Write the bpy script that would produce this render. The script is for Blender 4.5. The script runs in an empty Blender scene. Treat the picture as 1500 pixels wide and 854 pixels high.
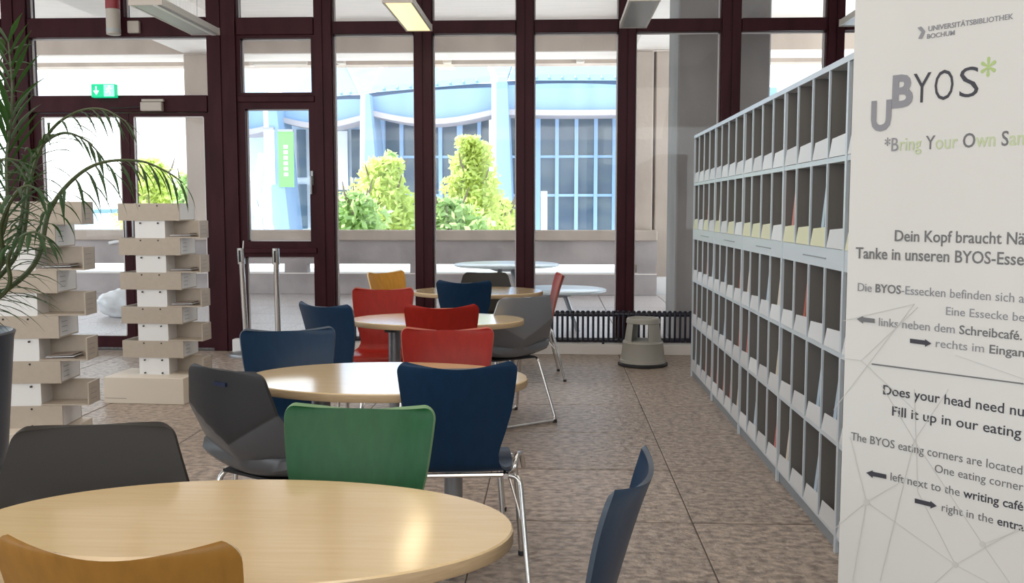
import bpy, bmesh, math, random
from mathutils import Vector, Matrix
random.seed(7)
S = bpy.context.scene
C = S.collection
PI = math.pi

# ------------------------------------------------------------------ camera
F = 1400.0; HC = 1.40
PITCH = math.atan(121 / F); YAW = math.atan(62 * math.cos(PITCH) / F)
cd = bpy.data.cameras.new('camera'); cam = bpy.data.objects.new('camera', cd); C.objects.link(cam)
cd.sensor_width = 36.0; cd.lens = 36.0 * F / 1500.0; cd.clip_start = 0.05; cd.clip_end = 5000
cam.location = (0, 0, HC); cam.rotation_euler = (PI / 2 - PITCH, 0, YAW)
S.camera = cam
FW = Vector((-math.sin(YAW) * math.cos(PITCH), math.cos(YAW) * math.cos(PITCH), -math.sin(PITCH)))
RT = Vector((math.cos(YAW), math.sin(YAW), 0)); UP = RT.cross(FW)
def W(px, py, d):
    """real place, at distance d into the hall, of a thing measured in the photograph"""
    r = FW * F + RT * (px - 750) + UP * (427 - py)
    return r * (d / r.y) + Vector((0, 0, HC))

# ------------------------------------------------------------------ sky, sun, exposure
wd = bpy.data.worlds.new('sky'); S.world = wd; wd.use_nodes = True
nt = wd.node_tree; nt.nodes.clear()
o_ = nt.nodes.new('ShaderNodeOutputWorld'); b_ = nt.nodes.new('ShaderNodeBackground')
tc = nt.nodes.new('ShaderNodeTexCoord'); sx = nt.nodes.new('ShaderNodeSeparateXYZ'); cr = nt.nodes.new('ShaderNodeValToRGB')
nt.links.new(tc.outputs['Generated'], sx.inputs[0]); nt.links.new(sx.outputs['Z'], cr.inputs[0])
cr.color_ramp.elements[0].position = 0.0; cr.color_ramp.elements[0].color = (0.93, 0.99, 1.0, 1)
cr.color_ramp.elements[1].position = 0.7; cr.color_ramp.elements[1].color = (0.62, 0.80, 1.0, 1)
nt.links.new(cr.outputs[0], b_.inputs['Color']); nt.links.new(b_.outputs[0], o_.inputs[0])
b_.inputs['Strength'].default_value = 2.7
sun = bpy.data.lights.new('sun', 'SUN'); sun.energy = 6.0; sun.angle = 0.01; sun.color = (1.0, 0.96, 0.88)
so = bpy.data.objects.new('sun', sun); C.objects.link(so)
so.rotation_euler = Vector((-0.60, 0.30, 0.74)).to_track_quat('Z', 'Y').to_euler()
# added fill: two large area lights under the ceiling, not real fixtures
def area(name, loc, rot, sx_, sy_, e, col):
    l = bpy.data.lights.new(name, 'AREA'); l.shape = 'RECTANGLE'; l.size = sx_; l.size_y = sy_; l.energy = e; l.color = col
    o = bpy.data.objects.new(name, l); C.objects.link(o); o.location = loc; o.rotation_euler = rot
    return o
area('hall_fill_rear', (-1.5, -2.6, 3.85), (math.radians(28), 0, 0), 8, 3.5, 215, (1.0, 0.92, 0.82))
area('hall_fill_overhead', (-1.5, 4.6, 3.9), (0, 0, 0), 8, 6, 120, (1.0, 0.93, 0.85))
S.view_settings.view_transform = 'Standard'; S.view_settings.look = 'None'
S.view_settings.exposure = 0.2; S.view_settings.gamma = 1.0; S.view_settings.use_curve_mapping = False

# ------------------------------------------------------------------ materials
def mat(name, col, rough=0.5, metal=0.0, noise=None, bump=None, rnd=0.0, spec=0.5, emit=None, trans=None, coat=0.0):
    m = bpy.data.materials.new(name); m.use_nodes = True; t = m.node_tree
    p = t.nodes['Principled BSDF']
    p.inputs['Base Color'].default_value = (*col, 1); p.inputs['Roughness'].default_value = rough
    p.inputs['Metallic'].default_value = metal; p.inputs['Specular IOR Level'].default_value = spec
    if coat: p.inputs['Coat Weight'].default_value = coat; p.inputs['Coat Roughness'].default_value = 0.12
    if emit: p.inputs['Emission Color'].default_value = (*emit[0], 1); p.inputs['Emission Strength'].default_value = emit[1]
    tcn = t.nodes.new('ShaderNodeTexCoord')
    last = None
    if noise:   # (scale, col2, contrast, stretch)
        sc, c2, lo, hi, st = noise
        mp = t.nodes.new('ShaderNodeMapping'); mp.inputs['Scale'].default_value = st
        n = t.nodes.new('ShaderNodeTexNoise'); n.inputs['Scale'].default_value = sc; n.inputs['Detail'].default_value = 6
        r = t.nodes.new('ShaderNodeMapRange'); r.inputs[1].default_value = lo; r.inputs[2].default_value = hi
        mx = t.nodes.new('ShaderNodeMix'); mx.data_type = 'RGBA'
        mx.inputs[6].default_value = (*col, 1); mx.inputs[7].default_value = (*c2, 1)
        t.links.new(tcn.outputs['Object'], mp.inputs[0]); t.links.new(mp.outputs[0], n.inputs['Vector'])
        t.links.new(n.outputs['Fac'], r.inputs[0]); t.links.new(r.outputs[0], mx.inputs[0])
        last = mx.outputs[2]
        t.links.new(last, p.inputs['Base Color'])
    if rnd:
        oi = t.nodes.new('ShaderNodeObjectInfo'); r = t.nodes.new('ShaderNodeMapRange')
        r.inputs[3].default_value = 1 - rnd; r.inputs[4].default_value = 1 + rnd
        mm = t.nodes.new('ShaderNodeVectorMath'); mm.operation = 'SCALE'
        if last: t.links.new(last, mm.inputs[0])
        else: mm.inputs[0].default_value = col
        t.links.new(oi.outputs['Random'], r.inputs[0]); t.links.new(r.outputs[0], mm.inputs['Scale'])
        t.links.new(mm.outputs[0], p.inputs['Base Color'])
    if bump:
        bs, bst, bd = bump
        n = t.nodes.new('ShaderNodeTexNoise'); n.inputs['Scale'].default_value = bs; n.inputs['Detail'].default_value = 5
        b = t.nodes.new('ShaderNodeBump'); b.inputs['Strength'].default_value = bst; b.inputs['Distance'].default_value = bd
        t.links.new(tcn.outputs['Object'], n.inputs['Vector']); t.links.new(n.outputs['Fac'], b.inputs['Height'])
        t.links.new(b.outputs[0], p.inputs['Normal'])
    return m
def glass_mat(name, tint=(1, 1, 1), refl=0.06):
    m = bpy.data.materials.new(name); m.use_nodes = True; t = m.node_tree; t.nodes.clear()
    o = t.nodes.new('ShaderNodeOutputMaterial'); tr = t.nodes.new('ShaderNodeBsdfTransparent'); g = t.nodes.new('ShaderNodeBsdfGlossy')
    tr.inputs[0].default_value = (*tint, 1); g.inputs['Roughness'].default_value = 0.02
    fr = t.nodes.new('ShaderNodeLayerWeight'); fr.inputs[0].default_value = 0.15
    mu = t.nodes.new('ShaderNodeMath'); mu.operation = 'MULTIPLY_ADD'; mu.inputs[1].default_value = 0.45; mu.inputs[2].default_value = refl * 0.2
    mx = t.nodes.new('ShaderNodeMixShader')
    t.links.new(fr.outputs['Fresnel'], mu.inputs[0]); t.links.new(mu.outputs[0], mx.inputs[0])
    t.links.new(tr.outputs[0], mx.inputs[1]); t.links.new(g.outputs[0], mx.inputs[2]); t.links.new(mx.outputs[0], o.inputs[0])
    return m
def leaf_mat(name, col, tr, w, rnd=0.25):
    m = mat(name, col, 0.45, rnd=rnd); t = m.node_tree; p = t.nodes['Principled BSDF']
    o = [n for n in t.nodes if n.type == 'OUTPUT_MATERIAL'][0]
    tl = t.nodes.new('ShaderNodeBsdfTranslucent'); tl.inputs[0].default_value = (*tr, 1)
    mx = t.nodes.new('ShaderNodeMixShader'); mx.inputs[0].default_value = w
    t.links.new(p.outputs[0], mx.inputs[1]); t.links.new(tl.outputs[0], mx.inputs[2]); t.links.new(mx.outputs[0], o.inputs[0])
    return m
M = {}
M['frame'] = mat('dark_maroon_frame', (0.044, 0.0095, 0.015), 0.42, spec=0.14, noise=(9, (0.030, 0.006, 0.010), .4, .7, (1, 1, .2)))
M['glass'] = glass_mat('window_glass')
M['seal'] = mat('light_seal', (0.62, 0.60, 0.62), 0.5)
M['slab'] = mat('quartzite_slab', (0.50, 0.405, 0.335), 0.36, noise=(20, (0.22, 0.175, 0.145), .38, .64, (1, 1.5, 1)), bump=(26, 1.0, 0.016), rnd=0.07)
M['grout'] = mat('floor_grout', (0.10, 0.085, 0.075), 0.8)
M['wall'] = mat('painted_wall', (0.72, 0.69, 0.66), 0.8, noise=(3, (0.66, 0.63, 0.60), .3, .7, (1, 1, 1)))
M['ceiling'] = mat('board_marked_concrete', (0.60, 0.56, 0.52), 0.85, noise=(6, (0.5, 0.47, 0.44), .3, .7, (1, 8, 1)))
M['conc'] = mat('weathered_concrete', (0.50, 0.425, 0.37), 0.85, noise=(2.2, (0.40, 0.335, 0.29), .35, .7, (1, 1, .5)), bump=(14, 0.35, 0.01))
M['conc_l'] = mat('light_concrete', (0.84, 0.79, 0.75), 0.85, noise=(4, (0.75, 0.70, 0.66), .35, .7, (.3, 6, 1)), bump=(18, 0.2, 0.01))
M['conc_d'] = mat('damp_concrete', (0.44, 0.395, 0.39), 0.8, noise=(1.4, (0.30, 0.265, 0.265), .35, .68, (1, 1, 1)), bump=(12, 0.4, 0.01))
M['conc_g'] = mat('grey_concrete', (0.36, 0.345, 0.34), 0.8, noise=(1.8, (0.27, 0.26, 0.26), .35, .7, (1, 1, .6)), bump=(16, 0.35, 0.008))
M['paver'] = mat('terrace_paver', (0.60, 0.55, 0.54), 0.35, noise=(40, (0.36, 0.34, 0.35), .4, .65, (1, 1, 1)), bump=(50, 0.5, 0.01), rnd=0.08)
M['birch'] = mat('birch_laminate', (0.88, 0.67, 0.38), 0.25, noise=(5, (0.82, 0.60, 0.32), .3, .75, (1, 14, 1)), coat=0.9)
M['birch_rim'] = mat('birch_rim', (0.52, 0.38, 0.23), 0.5, noise=(18, (0.44, 0.31, 0.18), .3, .7, (1, 1, 12)))
M['alu'] = mat('grey_lacquered_column', (0.30, 0.31, 0.33), 0.35, 0.6)
M['chrome'] = mat('chrome', (0.72, 0.71, 0.70), 0.14, 1.0)
M['rubber'] = mat('black_rubber', (0.02, 0.02, 0.022), 0.6)
M['under'] = mat('dark_steel', (0.03, 0.03, 0.033), 0.5, 0.3)
def ply(n, c, rim):
    c2 = tuple(x * 0.78 for x in c)
    return (mat(n + '_stained_ply', c, 0.38, noise=(7, c2, .3, .75, (6, 6, 1)), coat=0.05, spec=0.22), mat(n + '_edge', rim, 0.45))
PLY = dict(ochre=ply('shaded_ochre', (0.30, 0.145, 0.028), (0.78, 0.60, 0.38)), blue=ply('navy', (0.005, 0.030, 0.076), (0.05, 0.07, 0.10)), red=ply('red', (0.31, 0.014, 0.008), (0.42, 0.10, 0.06)),  # first entry: yellow ply darkened for the shade on the nearest chair's back
           green=ply('green', (0.015, 0.10, 0.034), (0.17, 0.30, 0.15)), yellow=ply('ochre', (0.62, 0.30, 0.05), (0.80, 0.60, 0.34)))
M['plastic'] = mat('anthracite_plastic', (0.022, 0.022, 0.025), 0.5, bump=(420, 0.15, 0.001))
M['plastic_b'] = mat('brown_black_plastic', (0.022, 0.018, 0.015), 0.6, bump=(300, 0.2, 0.001))
M['plastic_s'] = mat('silver_grey_plastic', (0.27, 0.28, 0.30), 0.25, 0.35)
M['slot'] = mat('slot_insert', (0.02, 0.03, 0.07), 0.3)
M['plinth'] = mat('cream_plinth_board', (0.70, 0.62, 0.52), 0.5)
M['mdf'] = mat('white_coated_board', (0.47, 0.405, 0.335), 0.42, noise=(30, (0.44, 0.375, 0.305), .3, .7, (1, 1, 1)))
M['white'] = mat('white_board_face', (0.80, 0.80, 0.80), 0.4)
M['ink'] = mat('dark_print', (0.045, 0.045, 0.06), 0.6)
M['inkg'] = mat('grey_print', (0.26, 0.26, 0.29), 0.6)
M['inkl'] = mat('mid_grey_print', (0.16, 0.16, 0.17), 0.6)
M['green_print'] = mat('green_print', (0.42, 0.55, 0.22), 0.6)
M['green_soft'] = mat('pale_green_print', (0.52, 0.60, 0.38), 0.6)
M['line_print'] = mat('faint_line_print', (0.59, 0.585, 0.57), 0.6)
M['banner'] = mat('banner_fabric', (0.70, 0.695, 0.68), 0.6, noise=(2, (0.66, 0.655, 0.64), .3, .7, (1, 1, .3)))
M['screw'] = mat('dark_screw', (0.03, 0.025, 0.02), 0.5)
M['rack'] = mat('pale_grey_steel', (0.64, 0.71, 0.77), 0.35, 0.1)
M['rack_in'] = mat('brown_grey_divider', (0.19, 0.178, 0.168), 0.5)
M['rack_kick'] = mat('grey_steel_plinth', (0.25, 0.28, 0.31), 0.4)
M['card'] = mat('white_card', (0.72, 0.745, 0.77), 0.45, rnd=0.10)
M['stool'] = mat('grey_beige_plastic', (0.37, 0.36, 0.32), 0.5, bump=(160, 0.2, 0.002))
M['radiator'] = mat('blue_black_enamel', (0.018, 0.020, 0.035), 0.3)
M['lamp_body'] = mat('lamp_enamel', (0.62, 0.60, 0.55), 0.4)
M['lamp_grey'] = mat('lamp_diffuser_off', (0.42, 0.45, 0.46), 0.35)
M['lamp_on'] = mat('lamp_diffuser_lit', (0.9, 0.8, 0.5), 0.4, emit=((1.0, 0.80, 0.42), 1.05))
M['lamp_white'] = mat('lamp_white_strip', (0.85, 0.87, 0.86), 0.35)
M['signal_red'] = mat('signal_red', (0.26, 0.02, 0.03), 0.4)
M['beige'] = mat('beige_housing', (0.48, 0.44, 0.40), 0.5)
M['exit'] = mat('exit_green', (0.0, 0.42, 0.20), 0.4, emit=((0.0, 0.60, 0.26), 0.75))
M['exit_w'] = mat('exit_pictogram', (0.9, 1.0, 0.95), 0.4, emit=((0.75, 1.0, 0.88), 0.9))
M['pot'] = mat('slate_planter', (0.045, 0.06, 0.085), 0.35)
M['soil'] = mat('potting_soil', (0.03, 0.022, 0.016), 0.9, bump=(60, 1, .02))
M['palm'] = leaf_mat('palm_leaf', (0.020, 0.060, 0.016), (0.08, 0.20, 0.04), 0.25, 0.3)
M['stem'] = mat('palm_stem', (0.07, 0.09, 0.035), 0.5)
M['bag'] = mat('white_plastic_sack', (0.75, 0.78, 0.80), 0.3)
M['table_out'] = mat('sky_tinted_tabletop', (0.66, 0.76, 0.82), 0.25)  # pale blue base colour stands for the sky reflected in the tops
M['leaf_y'] = leaf_mat('sunny_leaf', (0.50, 0.58, 0.16), (0.90, 0.98, 0.35), 0.5)
M['leaf_g'] = leaf_mat('fresh_leaf', (0.34, 0.48, 0.18), (0.65, 0.85, 0.35), 0.5)
M['bark'] = mat('bark', (0.16, 0.12, 0.09), 0.9)
M['hazeblue'] = mat('hazed_concrete', (0.26, 0.39, 0.55), 0.7, noise=(0.25, (0.21, 0.33, 0.49), .3, .7, (4, 4, .4)))  # distance haze over the far hall is put into these base colours
M['hazelight'] = mat('hazed_light_concrete', (0.60, 0.70, 0.80), 0.6)
M['hazeroof'] = mat('hazed_shell_roof', (0.20, 0.33, 0.50), 0.6)
M['hazewarm'] = mat('hazed_rim_concrete', (0.40, 0.37, 0.39), 0.7)
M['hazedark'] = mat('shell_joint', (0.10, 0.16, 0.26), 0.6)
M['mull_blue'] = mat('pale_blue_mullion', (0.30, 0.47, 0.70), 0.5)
M['bglass'] = mat('facade_glass', (0.045, 0.09, 0.15), 0.10, spec=0.6, noise=(0.35, (0.11, 0.16, 0.19), .35, .65, (1, 1, 3)))
M['ban_g'] = mat('green_banner_cloth', (0.17, 0.52, 0.13), 0.6)
M['ban_w'] = mat('white_banner_cloth', (0.9, 0.9, 0.92), 0.6)
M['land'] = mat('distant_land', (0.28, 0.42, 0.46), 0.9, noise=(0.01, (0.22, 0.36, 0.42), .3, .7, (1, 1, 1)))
M['pink_mag'] = mat('pink_magazine', (0.55, 0.16, 0.14), 0.4)
M['blue_mag'] = mat('pale_blue_magazine', (0.45, 0.58, 0.70), 0.4)
M['cream_mag'] = mat('cream_magazine', (0.72, 0.66, 0.55), 0.4)
M['red_mag'] = mat('brick_red_magazine', (0.40, 0.10, 0.06), 0.4)
M['paper'] = mat('leaflet_paper', (0.30, 0.24, 0.21), 0.5)
M['yellow_card'] = mat('pale_yellow_card', (0.72, 0.72, 0.50), 0.45)

# ------------------------------------------------------------------ mesh helpers
class MB:
    def __init__(s): s.v = []; s.f = []; s.mi = []; s.cur = 0
    def add(s, vs, fs):
        n = len(s.v); s.v += [tuple(v) for v in vs]; s.f += [tuple(i + n for i in f) for f in fs]; s.mi += [s.cur] * len(fs); return s
    def box(s, x0, x1, y0, y1, z0, z1, mtx=None):
        vs = [Vector(p) for p in ((x0, y0, z0), (x1, y0, z0), (x1, y1, z0), (x0, y1, z0), (x0, y0, z1), (x1, y0, z1), (x1, y1, z1), (x0, y1, z1))]
        if mtx: vs = [mtx @ v for v in vs]
        return s.add(vs, [(0, 3, 2, 1), (4, 5, 6, 7), (0, 1, 5, 4), (1, 2, 6, 5), (2, 3, 7, 6), (3, 0, 4, 7)])
    def bbox(s, x0, x1, y0, y1, z0, z1, b=0.01):
        """box with chamfered vertical and horizontal edges"""
        bm = bmesh.new(); bmesh.ops.create_cube(bm, size=1)
        for v in bm.verts: v.co = Vector(((x0 + x1) / 2 + v.co.x * (x1 - x0), (y0 + y1) / 2 + v.co.y * (y1 - y0), (z0 + z1) / 2 + v.co.z * (z1 - z0)))
        bmesh.ops.bevel(bm, geom=list(bm.edges), offset=b, segments=1, affect='EDGES')
        bm.verts.index_update(); s.add([v.co.copy() for v in bm.verts], [[v.index for v in f.verts] for f in bm.faces]); bm.free(); return s
    def prism(s, pts, off):
        """closed solid: polygon pts (3-D) extruded by off"""
        n = len(pts); off = Vector(off); pts = [Vector(p) for p in pts]
        return s.add(pts + [p + off for p in pts], [tuple(range(n))[::-1], tuple(range(n, 2 * n))] + [(i, (i + 1) % n, n + (i + 1) % n, n + i) for i in range(n)])
    def tube(s, pts, r, n=8, caps=True):
        pts = [Vector(p) for p in pts]; R = r if isinstance(r, (list, tuple)) else [r] * len(pts)
        t0 = (pts[1] - pts[0]).normalized(); a = Vector((0, 0, 1)) if abs(t0.z) < .9 else Vector((1, 0, 0))
        u = t0.cross(a).normalized(); vs = []
        for i, p in enumerate(pts):
            t = (pts[min(i + 1, len(pts) - 1)] - pts[max(i - 1, 0)]).normalized()
            u = (u - t * u.dot(t)).normalized(); w = t.cross(u)
            vs += [p + (u * math.cos(2 * PI * k / n) + w * math.sin(2 * PI * k / n)) * R[i] for k in range(n)]
        fs = [(i * n + k, i * n + (k + 1) % n, (i + 1) * n + (k + 1) % n, (i + 1) * n + k) for i in range(len(pts) - 1) for k in range(n)]
        if caps: fs += [tuple(range(n))[::-1], tuple(range((len(pts) - 1) * n, len(pts) * n))]
        return s.add(vs, fs)
    def lathe(s, prof, n=24, cx=0, cy=0, ax=1, ay=1):
        vs = []; m = len(prof)
        for r, z in prof: vs += [(cx + r * ax * math.cos(2 * PI * k / n), cy + r * ay * math.sin(2 * PI * k / n), z) for k in range(n)]
        fs = [(i * n + k, i * n + (k + 1) % n, (i + 1) * n + (k + 1) % n, (i + 1) * n + k) for i in range(m - 1) for k in range(n)]
        fs += [tuple(range(n))[::-1], tuple(range((m - 1) * n, m * n))]
        return s.add(vs, fs)
    def mesh(s, name, mats, smooth=False):
        me = bpy.data.meshes.new(name); me.from_pydata(s.v, [], s.f)
        for m in (mats if isinstance(mats, (list, tuple)) else [mats]): me.materials.append(m)
        me.polygons.foreach_set('material_index', s.mi)
        if smooth: me.polygons.foreach_set('use_smooth', [True] * len(s.f)); 
        me.update()
        if smooth: 
            try: me.set_sharp_from_angle(angle=math.radians(38))
            except Exception: pass
        return me
    def build(s, name, mats, parent=None, smooth=False, loc=None):
        return put(name, s.mesh(name, mats, smooth), parent, loc)
def put(name, me, parent=None, loc=None, rotz=0):
    o = bpy.data.objects.new(name, me); C.objects.link(o); o.parent = parent
    if loc is not None: o.location = loc
    if rotz: o.rotation_euler = (0, 0, rotz)
    return o
def thing(name, label, cat, loc=(0, 0, 0), rotz=0, group=None):
    o = bpy.data.objects.new(name, None); C.objects.link(o); o.location = loc; o.rotation_euler = (0, 0, rotz)
    o.empty_display_size = 0.1
    return tag(o, label, cat, group)
def tag(o, label, cat, group=None):
    o['label'] = label; o['category'] = cat
    if group: o['group'] = group
    return o
def struct(o): o['kind'] = 'structure'; return o
def sempty(name, loc=(0, 0, 0)):
    o = bpy.data.objects.new(name, None); C.objects.link(o); o.location = loc; o.empty_display_size = 0.1; return struct(o)
def curve(pts, n=6):
    """Catmull-Rom through pts"""
    P = [Vector(p) for p in pts]; P = [P[0] * 2 - P[1]] + P + [P[-1] * 2 - P[-2]]; out = []
    for i in range(1, len(P) - 2):
        for k in range(n):
            t = k / n; a, b, c, d = P[i - 1:i + 3]
            out.append(0.5 * ((2 * b) + (c - a) * t + (2 * a - 5 * b + 4 * c - d) * t * t + (3 * b - a - 3 * c + d) * t ** 3))
    out.append(P[-2]); return out
def fillet(pts, r, n=4):
    pts = [Vector(p) for p in pts]; out = [pts[0]]
    for i in range(1, len(pts) - 1):
        a = (pts[i - 1] - pts[i]); b = (pts[i + 1] - pts[i]); q = min(r, a.length * .45, b.length * .45)
        a = pts[i] + a.normalized() * q; b = pts[i] + b.normalized() * q
        for k in range(n + 1):
            t = k / n; out.append(a * (1 - t) ** 2 + pts[i] * 2 * t * (1 - t) + b * t * t)
    return out + [pts[-1]]

# ================================================================== THE SETTING
YF = 9.25                       # inner face of the glazed facade
XL, XR, YB, ZC = -8.2, 4.3, -5.0, 4.0
fl = struct(MB().box(XL, XR, YB, YF + .1, -0.25, -0.004).build('floor', M['grout']))
XS = [0.625 + 0.955 * k for k in range(-10, 5)]; YS = [4.209 + 0.8575 * k for k in range(-11, 7)]
slab_cache = {}
for i, x0 in enumerate(XS[:-1]):
    for j, y0 in enumerate(YS[:-1]):
        xa, xb = max(x0, XL) + .003, min(x0 + .955, XR) - .003; ya, yb = max(y0, YB) + .007, min(YS[j + 1], YF) - .007
        if xb - xa < .05 or yb - ya < .05: continue
        if yb < -.5 or xa < -7.5: nb = 0
        mb = MB().bbox(xa, xb, ya, yb, -0.03, random.uniform(-.0008, .0006), .003)
        mb.build('floor_slab', M['slab'], fl)
struct(MB().box(XL - .2, XR + .2, YB - .2, YF + .25, ZC, ZC + .3).build('ceiling', M['ceiling']))
struct(MB().box(XR, XR + .2, YB, YF + .2, 0, ZC).build('wall_right', M['wall']))
# side wall and rear wall outside the picture; openings added to let sky light in
wl = MB(); wl.box(XL - .2, XL, YB, YF + .2, 0, .9); wl.box(XL - .2, XL, YB, YF + .2, 3.4, ZC)
for a in (-5.0, -1.4, 2.2, 5.8, 8.95): wl.box(XL - .2, XL, a, a + .5, .9, 3.4)
struct(wl.build('wall_left', M['wall']))
wb = MB(); wb.box(XL, XR, YB - .2, YB, 0, .9); wb.box(XL, XR, YB - .2, YB, 3.4, ZC)
for a in (-8.2, -5.2, -2.2, .8, 3.9): wb.box(a, a + .4, YB - .2, YB, .9, 3.4)
struct(wb.build('wall_back', M['wall']))

# facade: mullions (trim), transoms, windows, doors
MUL = [(-6.45, -6.25), (-5.39, -5.13), (-3.37, -3.07), (-2.32, -2.135), (-1.355, -1.17), (-.37, -.197), (.602, .772), (1.564, 1.758), (2.55, 2.72), (3.55, 3.73)]
tn = 0
def mullion(x0, x1, z0=0.0, z1=ZC, name=None):
    global tn; tn += 1
    m = MB(); c = (x0 + x1) / 2; g = .008
    m.box(x0, x1, YF + .03, YF + .17, z0, z1)
    m.box(x0 + .012, c - g, YF, YF + .03, z0, z1); m.box(c + g, x1 - .012, YF, YF + .03, z0, z1)
    m.box(c - g, c + g, YF + .014, YF + .03, z0, z1)
    struct(m.build('trim_%d' % tn, M['frame']))
for x0, x1 in MUL: mullion(x0, x1)
def rail(x0, x1, z0, z1, y0=YF + .01, y1=YF + .16):
    global tn; tn += 1
    struct(MB().bbox(x0, x1, y0, y1, z0, z1, .006).build('trim_%d' % tn, M['frame']))
wn = 0
def window(x0, x1, z0, z1, fr=.0, seal=True, handle=None):
    """one glazed field: optional sash frame of width fr, pale seal, pane"""
    global wn; wn += 1
    e = sempty('window_%d' % wn, ((x0 + x1) / 2, YF + .09, z0)); ox, oz = -(x0 + x1) / 2, -z0
    a, b, c, d = x0 + ox, x1 + ox, z0 + oz, z1 + oz
    if fr:
        m = MB(); m.box(a, a + fr, -.06, .05, c, d); m.box(b - fr, b, -.06, .05, c, d); m.box(a + fr, b - fr, -.06, .05, c, c + fr); m.box(a + fr, b - fr, -.06, .05, d - fr, d)
        m.build('sash_frame', M['frame'], e); a += fr; b -= fr; c += fr; d -= fr
    s = .012; m = MB(); m.box(a, a + s, 0, .02, c, d); m.box(b - s, b, 0, .02, c, d); m.box(a, b, 0, .02, c, c + s); m.box(a, b, 0, .02, d - s, d)
    m.build('glazing_seal', M['seal'], e)
    MB().box(a + s, b - s, .006, .012, c + s, d - s).build('pane', M['glass'], e)
    if handle:
        h = MB(); h.bbox(b + fr * .15, b + fr * .15 + .028, -.075, -.06, handle - .11, handle + .03, .003); h.bbox(b + fr * .2, b + fr * .2 + .018, -.11, -.075, handle - .20, handle - .02, .004)
        h.build('window_handle', M['alu'], e)
ZT0, ZT1 = 3.07, 3.19
for i in range(len(MUL) - 1):
    a, b = MUL[i][1], MUL[i + 1][0]
    lo = 3.06 if i in (1,) else ZT0; hi = 3.245 if i in (0, 1) else (3.235 if i == 2 else ZT1)
    rail(a, b, lo, hi)
    if i == 1: window(a, -4.29, hi, 3.9); rail(-4.29, -4.17, hi, 3.95); window(-4.17, b, hi, 3.9)
    else: window(a, b, hi, 3.9)
    rail(a, b, 3.9, 4.0)
    if i == 1:
        window(a + .0, b, 2.50, lo); rail(a, b, 2.34, 2.50)
    elif i == 2:
        window(a, b, 2.49, lo, fr=.03); rail(a, b, 2.43, 2.49)
        window(a, b, 1.02, 2.43, fr=.062, handle=.72); rail(a, b, .965, 1.02); window(a, b, .10, .965, fr=.035); rail(a, b, 0, .10)
    else:
        window(a, b, .12, lo); rail(a, b, 0, .12)
def door(n, x0, x1, st0, st1, hinge):
    e = sempty('door_%d' % n, (x0, YF + .05, 0)); w = x1 - x0
    m = MB(); m.box(0, st0, 0, .06, .02, 2.335); m.box(w - st1, w, 0, .06, .02, 2.335); m.box(st0, w - st1, 0, .06, .02, .135); m.box(st0, w - st1, 0, .06, 2.30, 2.335)
    m.build('door_frame', M['frame'], e)
    s = .010; m = MB(); a, b, c, d = st0, w - st1, .135, 2.30
    m.box(a, a + s, -.004, .02, c, d); m.box(b - s, b, -.004, .02, c, d); m.box(a, b, -.004, .02, c, c + s); m.box(a, b, -.004, .02, d - s, d)
    m.build('glazing_seal', M['seal'], e)
    MB().box(a, b, .026, .034, c, d).build('pane', M['glass'], e)
    hx = w - st1 * .5 if hinge == 'l' else st0 * .5
    MB().tube(fillet([(hx, 0, .95), (hx, -.05, .95), (hx, -.05, 1.35), (hx, 0, 1.35)], .03), .010).build('door_handle', M['alu'], e, True)
door(1, -5.13, -4.17, .085, .085, 'l'); door(2, -4.165, -3.37, .045, .05, 'r')
# kerb under the radiators
struct(MB().bbox(-2.135, 3.5, 9.13, YF + .005, 0, .105, .006).build('baseboard_front', M['wall']))

# ================================================================== INTERIOR THINGS
# radiators
RADL = ['blue-black tube radiator under the window beside the periodicals rack', 'blue-black tube radiator under the window behind the red side chair', 'blue-black tube radiator under the window behind the blue and red chairs']
tubem = MB()
tubem.tube(fillet([(0, .0, .005), (0, -.035, .015), (0, -.035, .285), (0, 0, .295)], .02, 3), .0115, 8)
tubem.lathe([(.012, .287), (.019, .293), (.019, .301), (.01, .308)], 8, 0, -.025)
tube_me = tubem.mesh('radiator_tube', M['radiator'], True)
for (a, b), lb in zip(((.665, 2.14), (-.80, .625), (-2.12, -.84)), RADL):
    e = thing('radiator', lb, 'radiator', (a, 9.16, .122)); n = int((b - a) / .049)
    for k in range(n + 1): put('radiator_tube', tube_me, e, (k * .049, 0, 0))
    for zz in (.022, .27):
        MB().tube([(-.02, -.01, zz), (n * .049 + .02, -.01, zz)], .022, 8).build('header_pipe', M['radiator'], e, True)
    m = MB(); 
    for k in (3, n - 3): m.box(k * .049 - .012, k * .049 + .012, -.02, .02, -.02, .02)
    m.build('bracket', M['radiator'], e)

# tables -------------------------------------------------------------
def table(x, y, a, b, rz, label):
    e = thing('oval_table', label, 'table', (x, y, 0), rz, None); n = 72
    t = MB(); t.lathe([(1 - .004, .703), (1, .706), (1, .731), (1 - .006, .735)], n, 0, 0, a, b)
    for i, f in enumerate(t.f):
        z = [t.v[k][2] for k in f]
        t.mi[i] = 0 if min(z) > .7305 else 1
    t.build('tabletop', [M['birch'], M['birch_rim']], e, True)
    u = MB(); u.box(-.30, .30, -.03, .03, .67, .7025); u.box(-.29, -.23, -.20, .20, .675, .7025); u.box(.23, .29, -.20, .20, .675, .7025)
    u.build('under_frame', M['under'], e)
    for s in (-1, 1):
        MB().lathe([(.037, .05), (.037, .675)], 24, s * .265, 0).build('column', M['alu'], e, True)
        f = MB(); f.tube([(s * .265, -.24, .028), (s * .265, 0, .040), (s * .265, .24, .028)], [.016, .026, .016], 10)
        f.lathe([(.022, 0), (.022, .014)], 12, s * .265, -.22); f.lathe([(.022, 0), (.022, .014)], 12, s * .265, .22)
        f.build('foot', M['alu'], e, True)
table(-.665, 1.945, .582, .338, 0, 'nearest oval birch-topped table, ochre chair in front of it')
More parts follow.
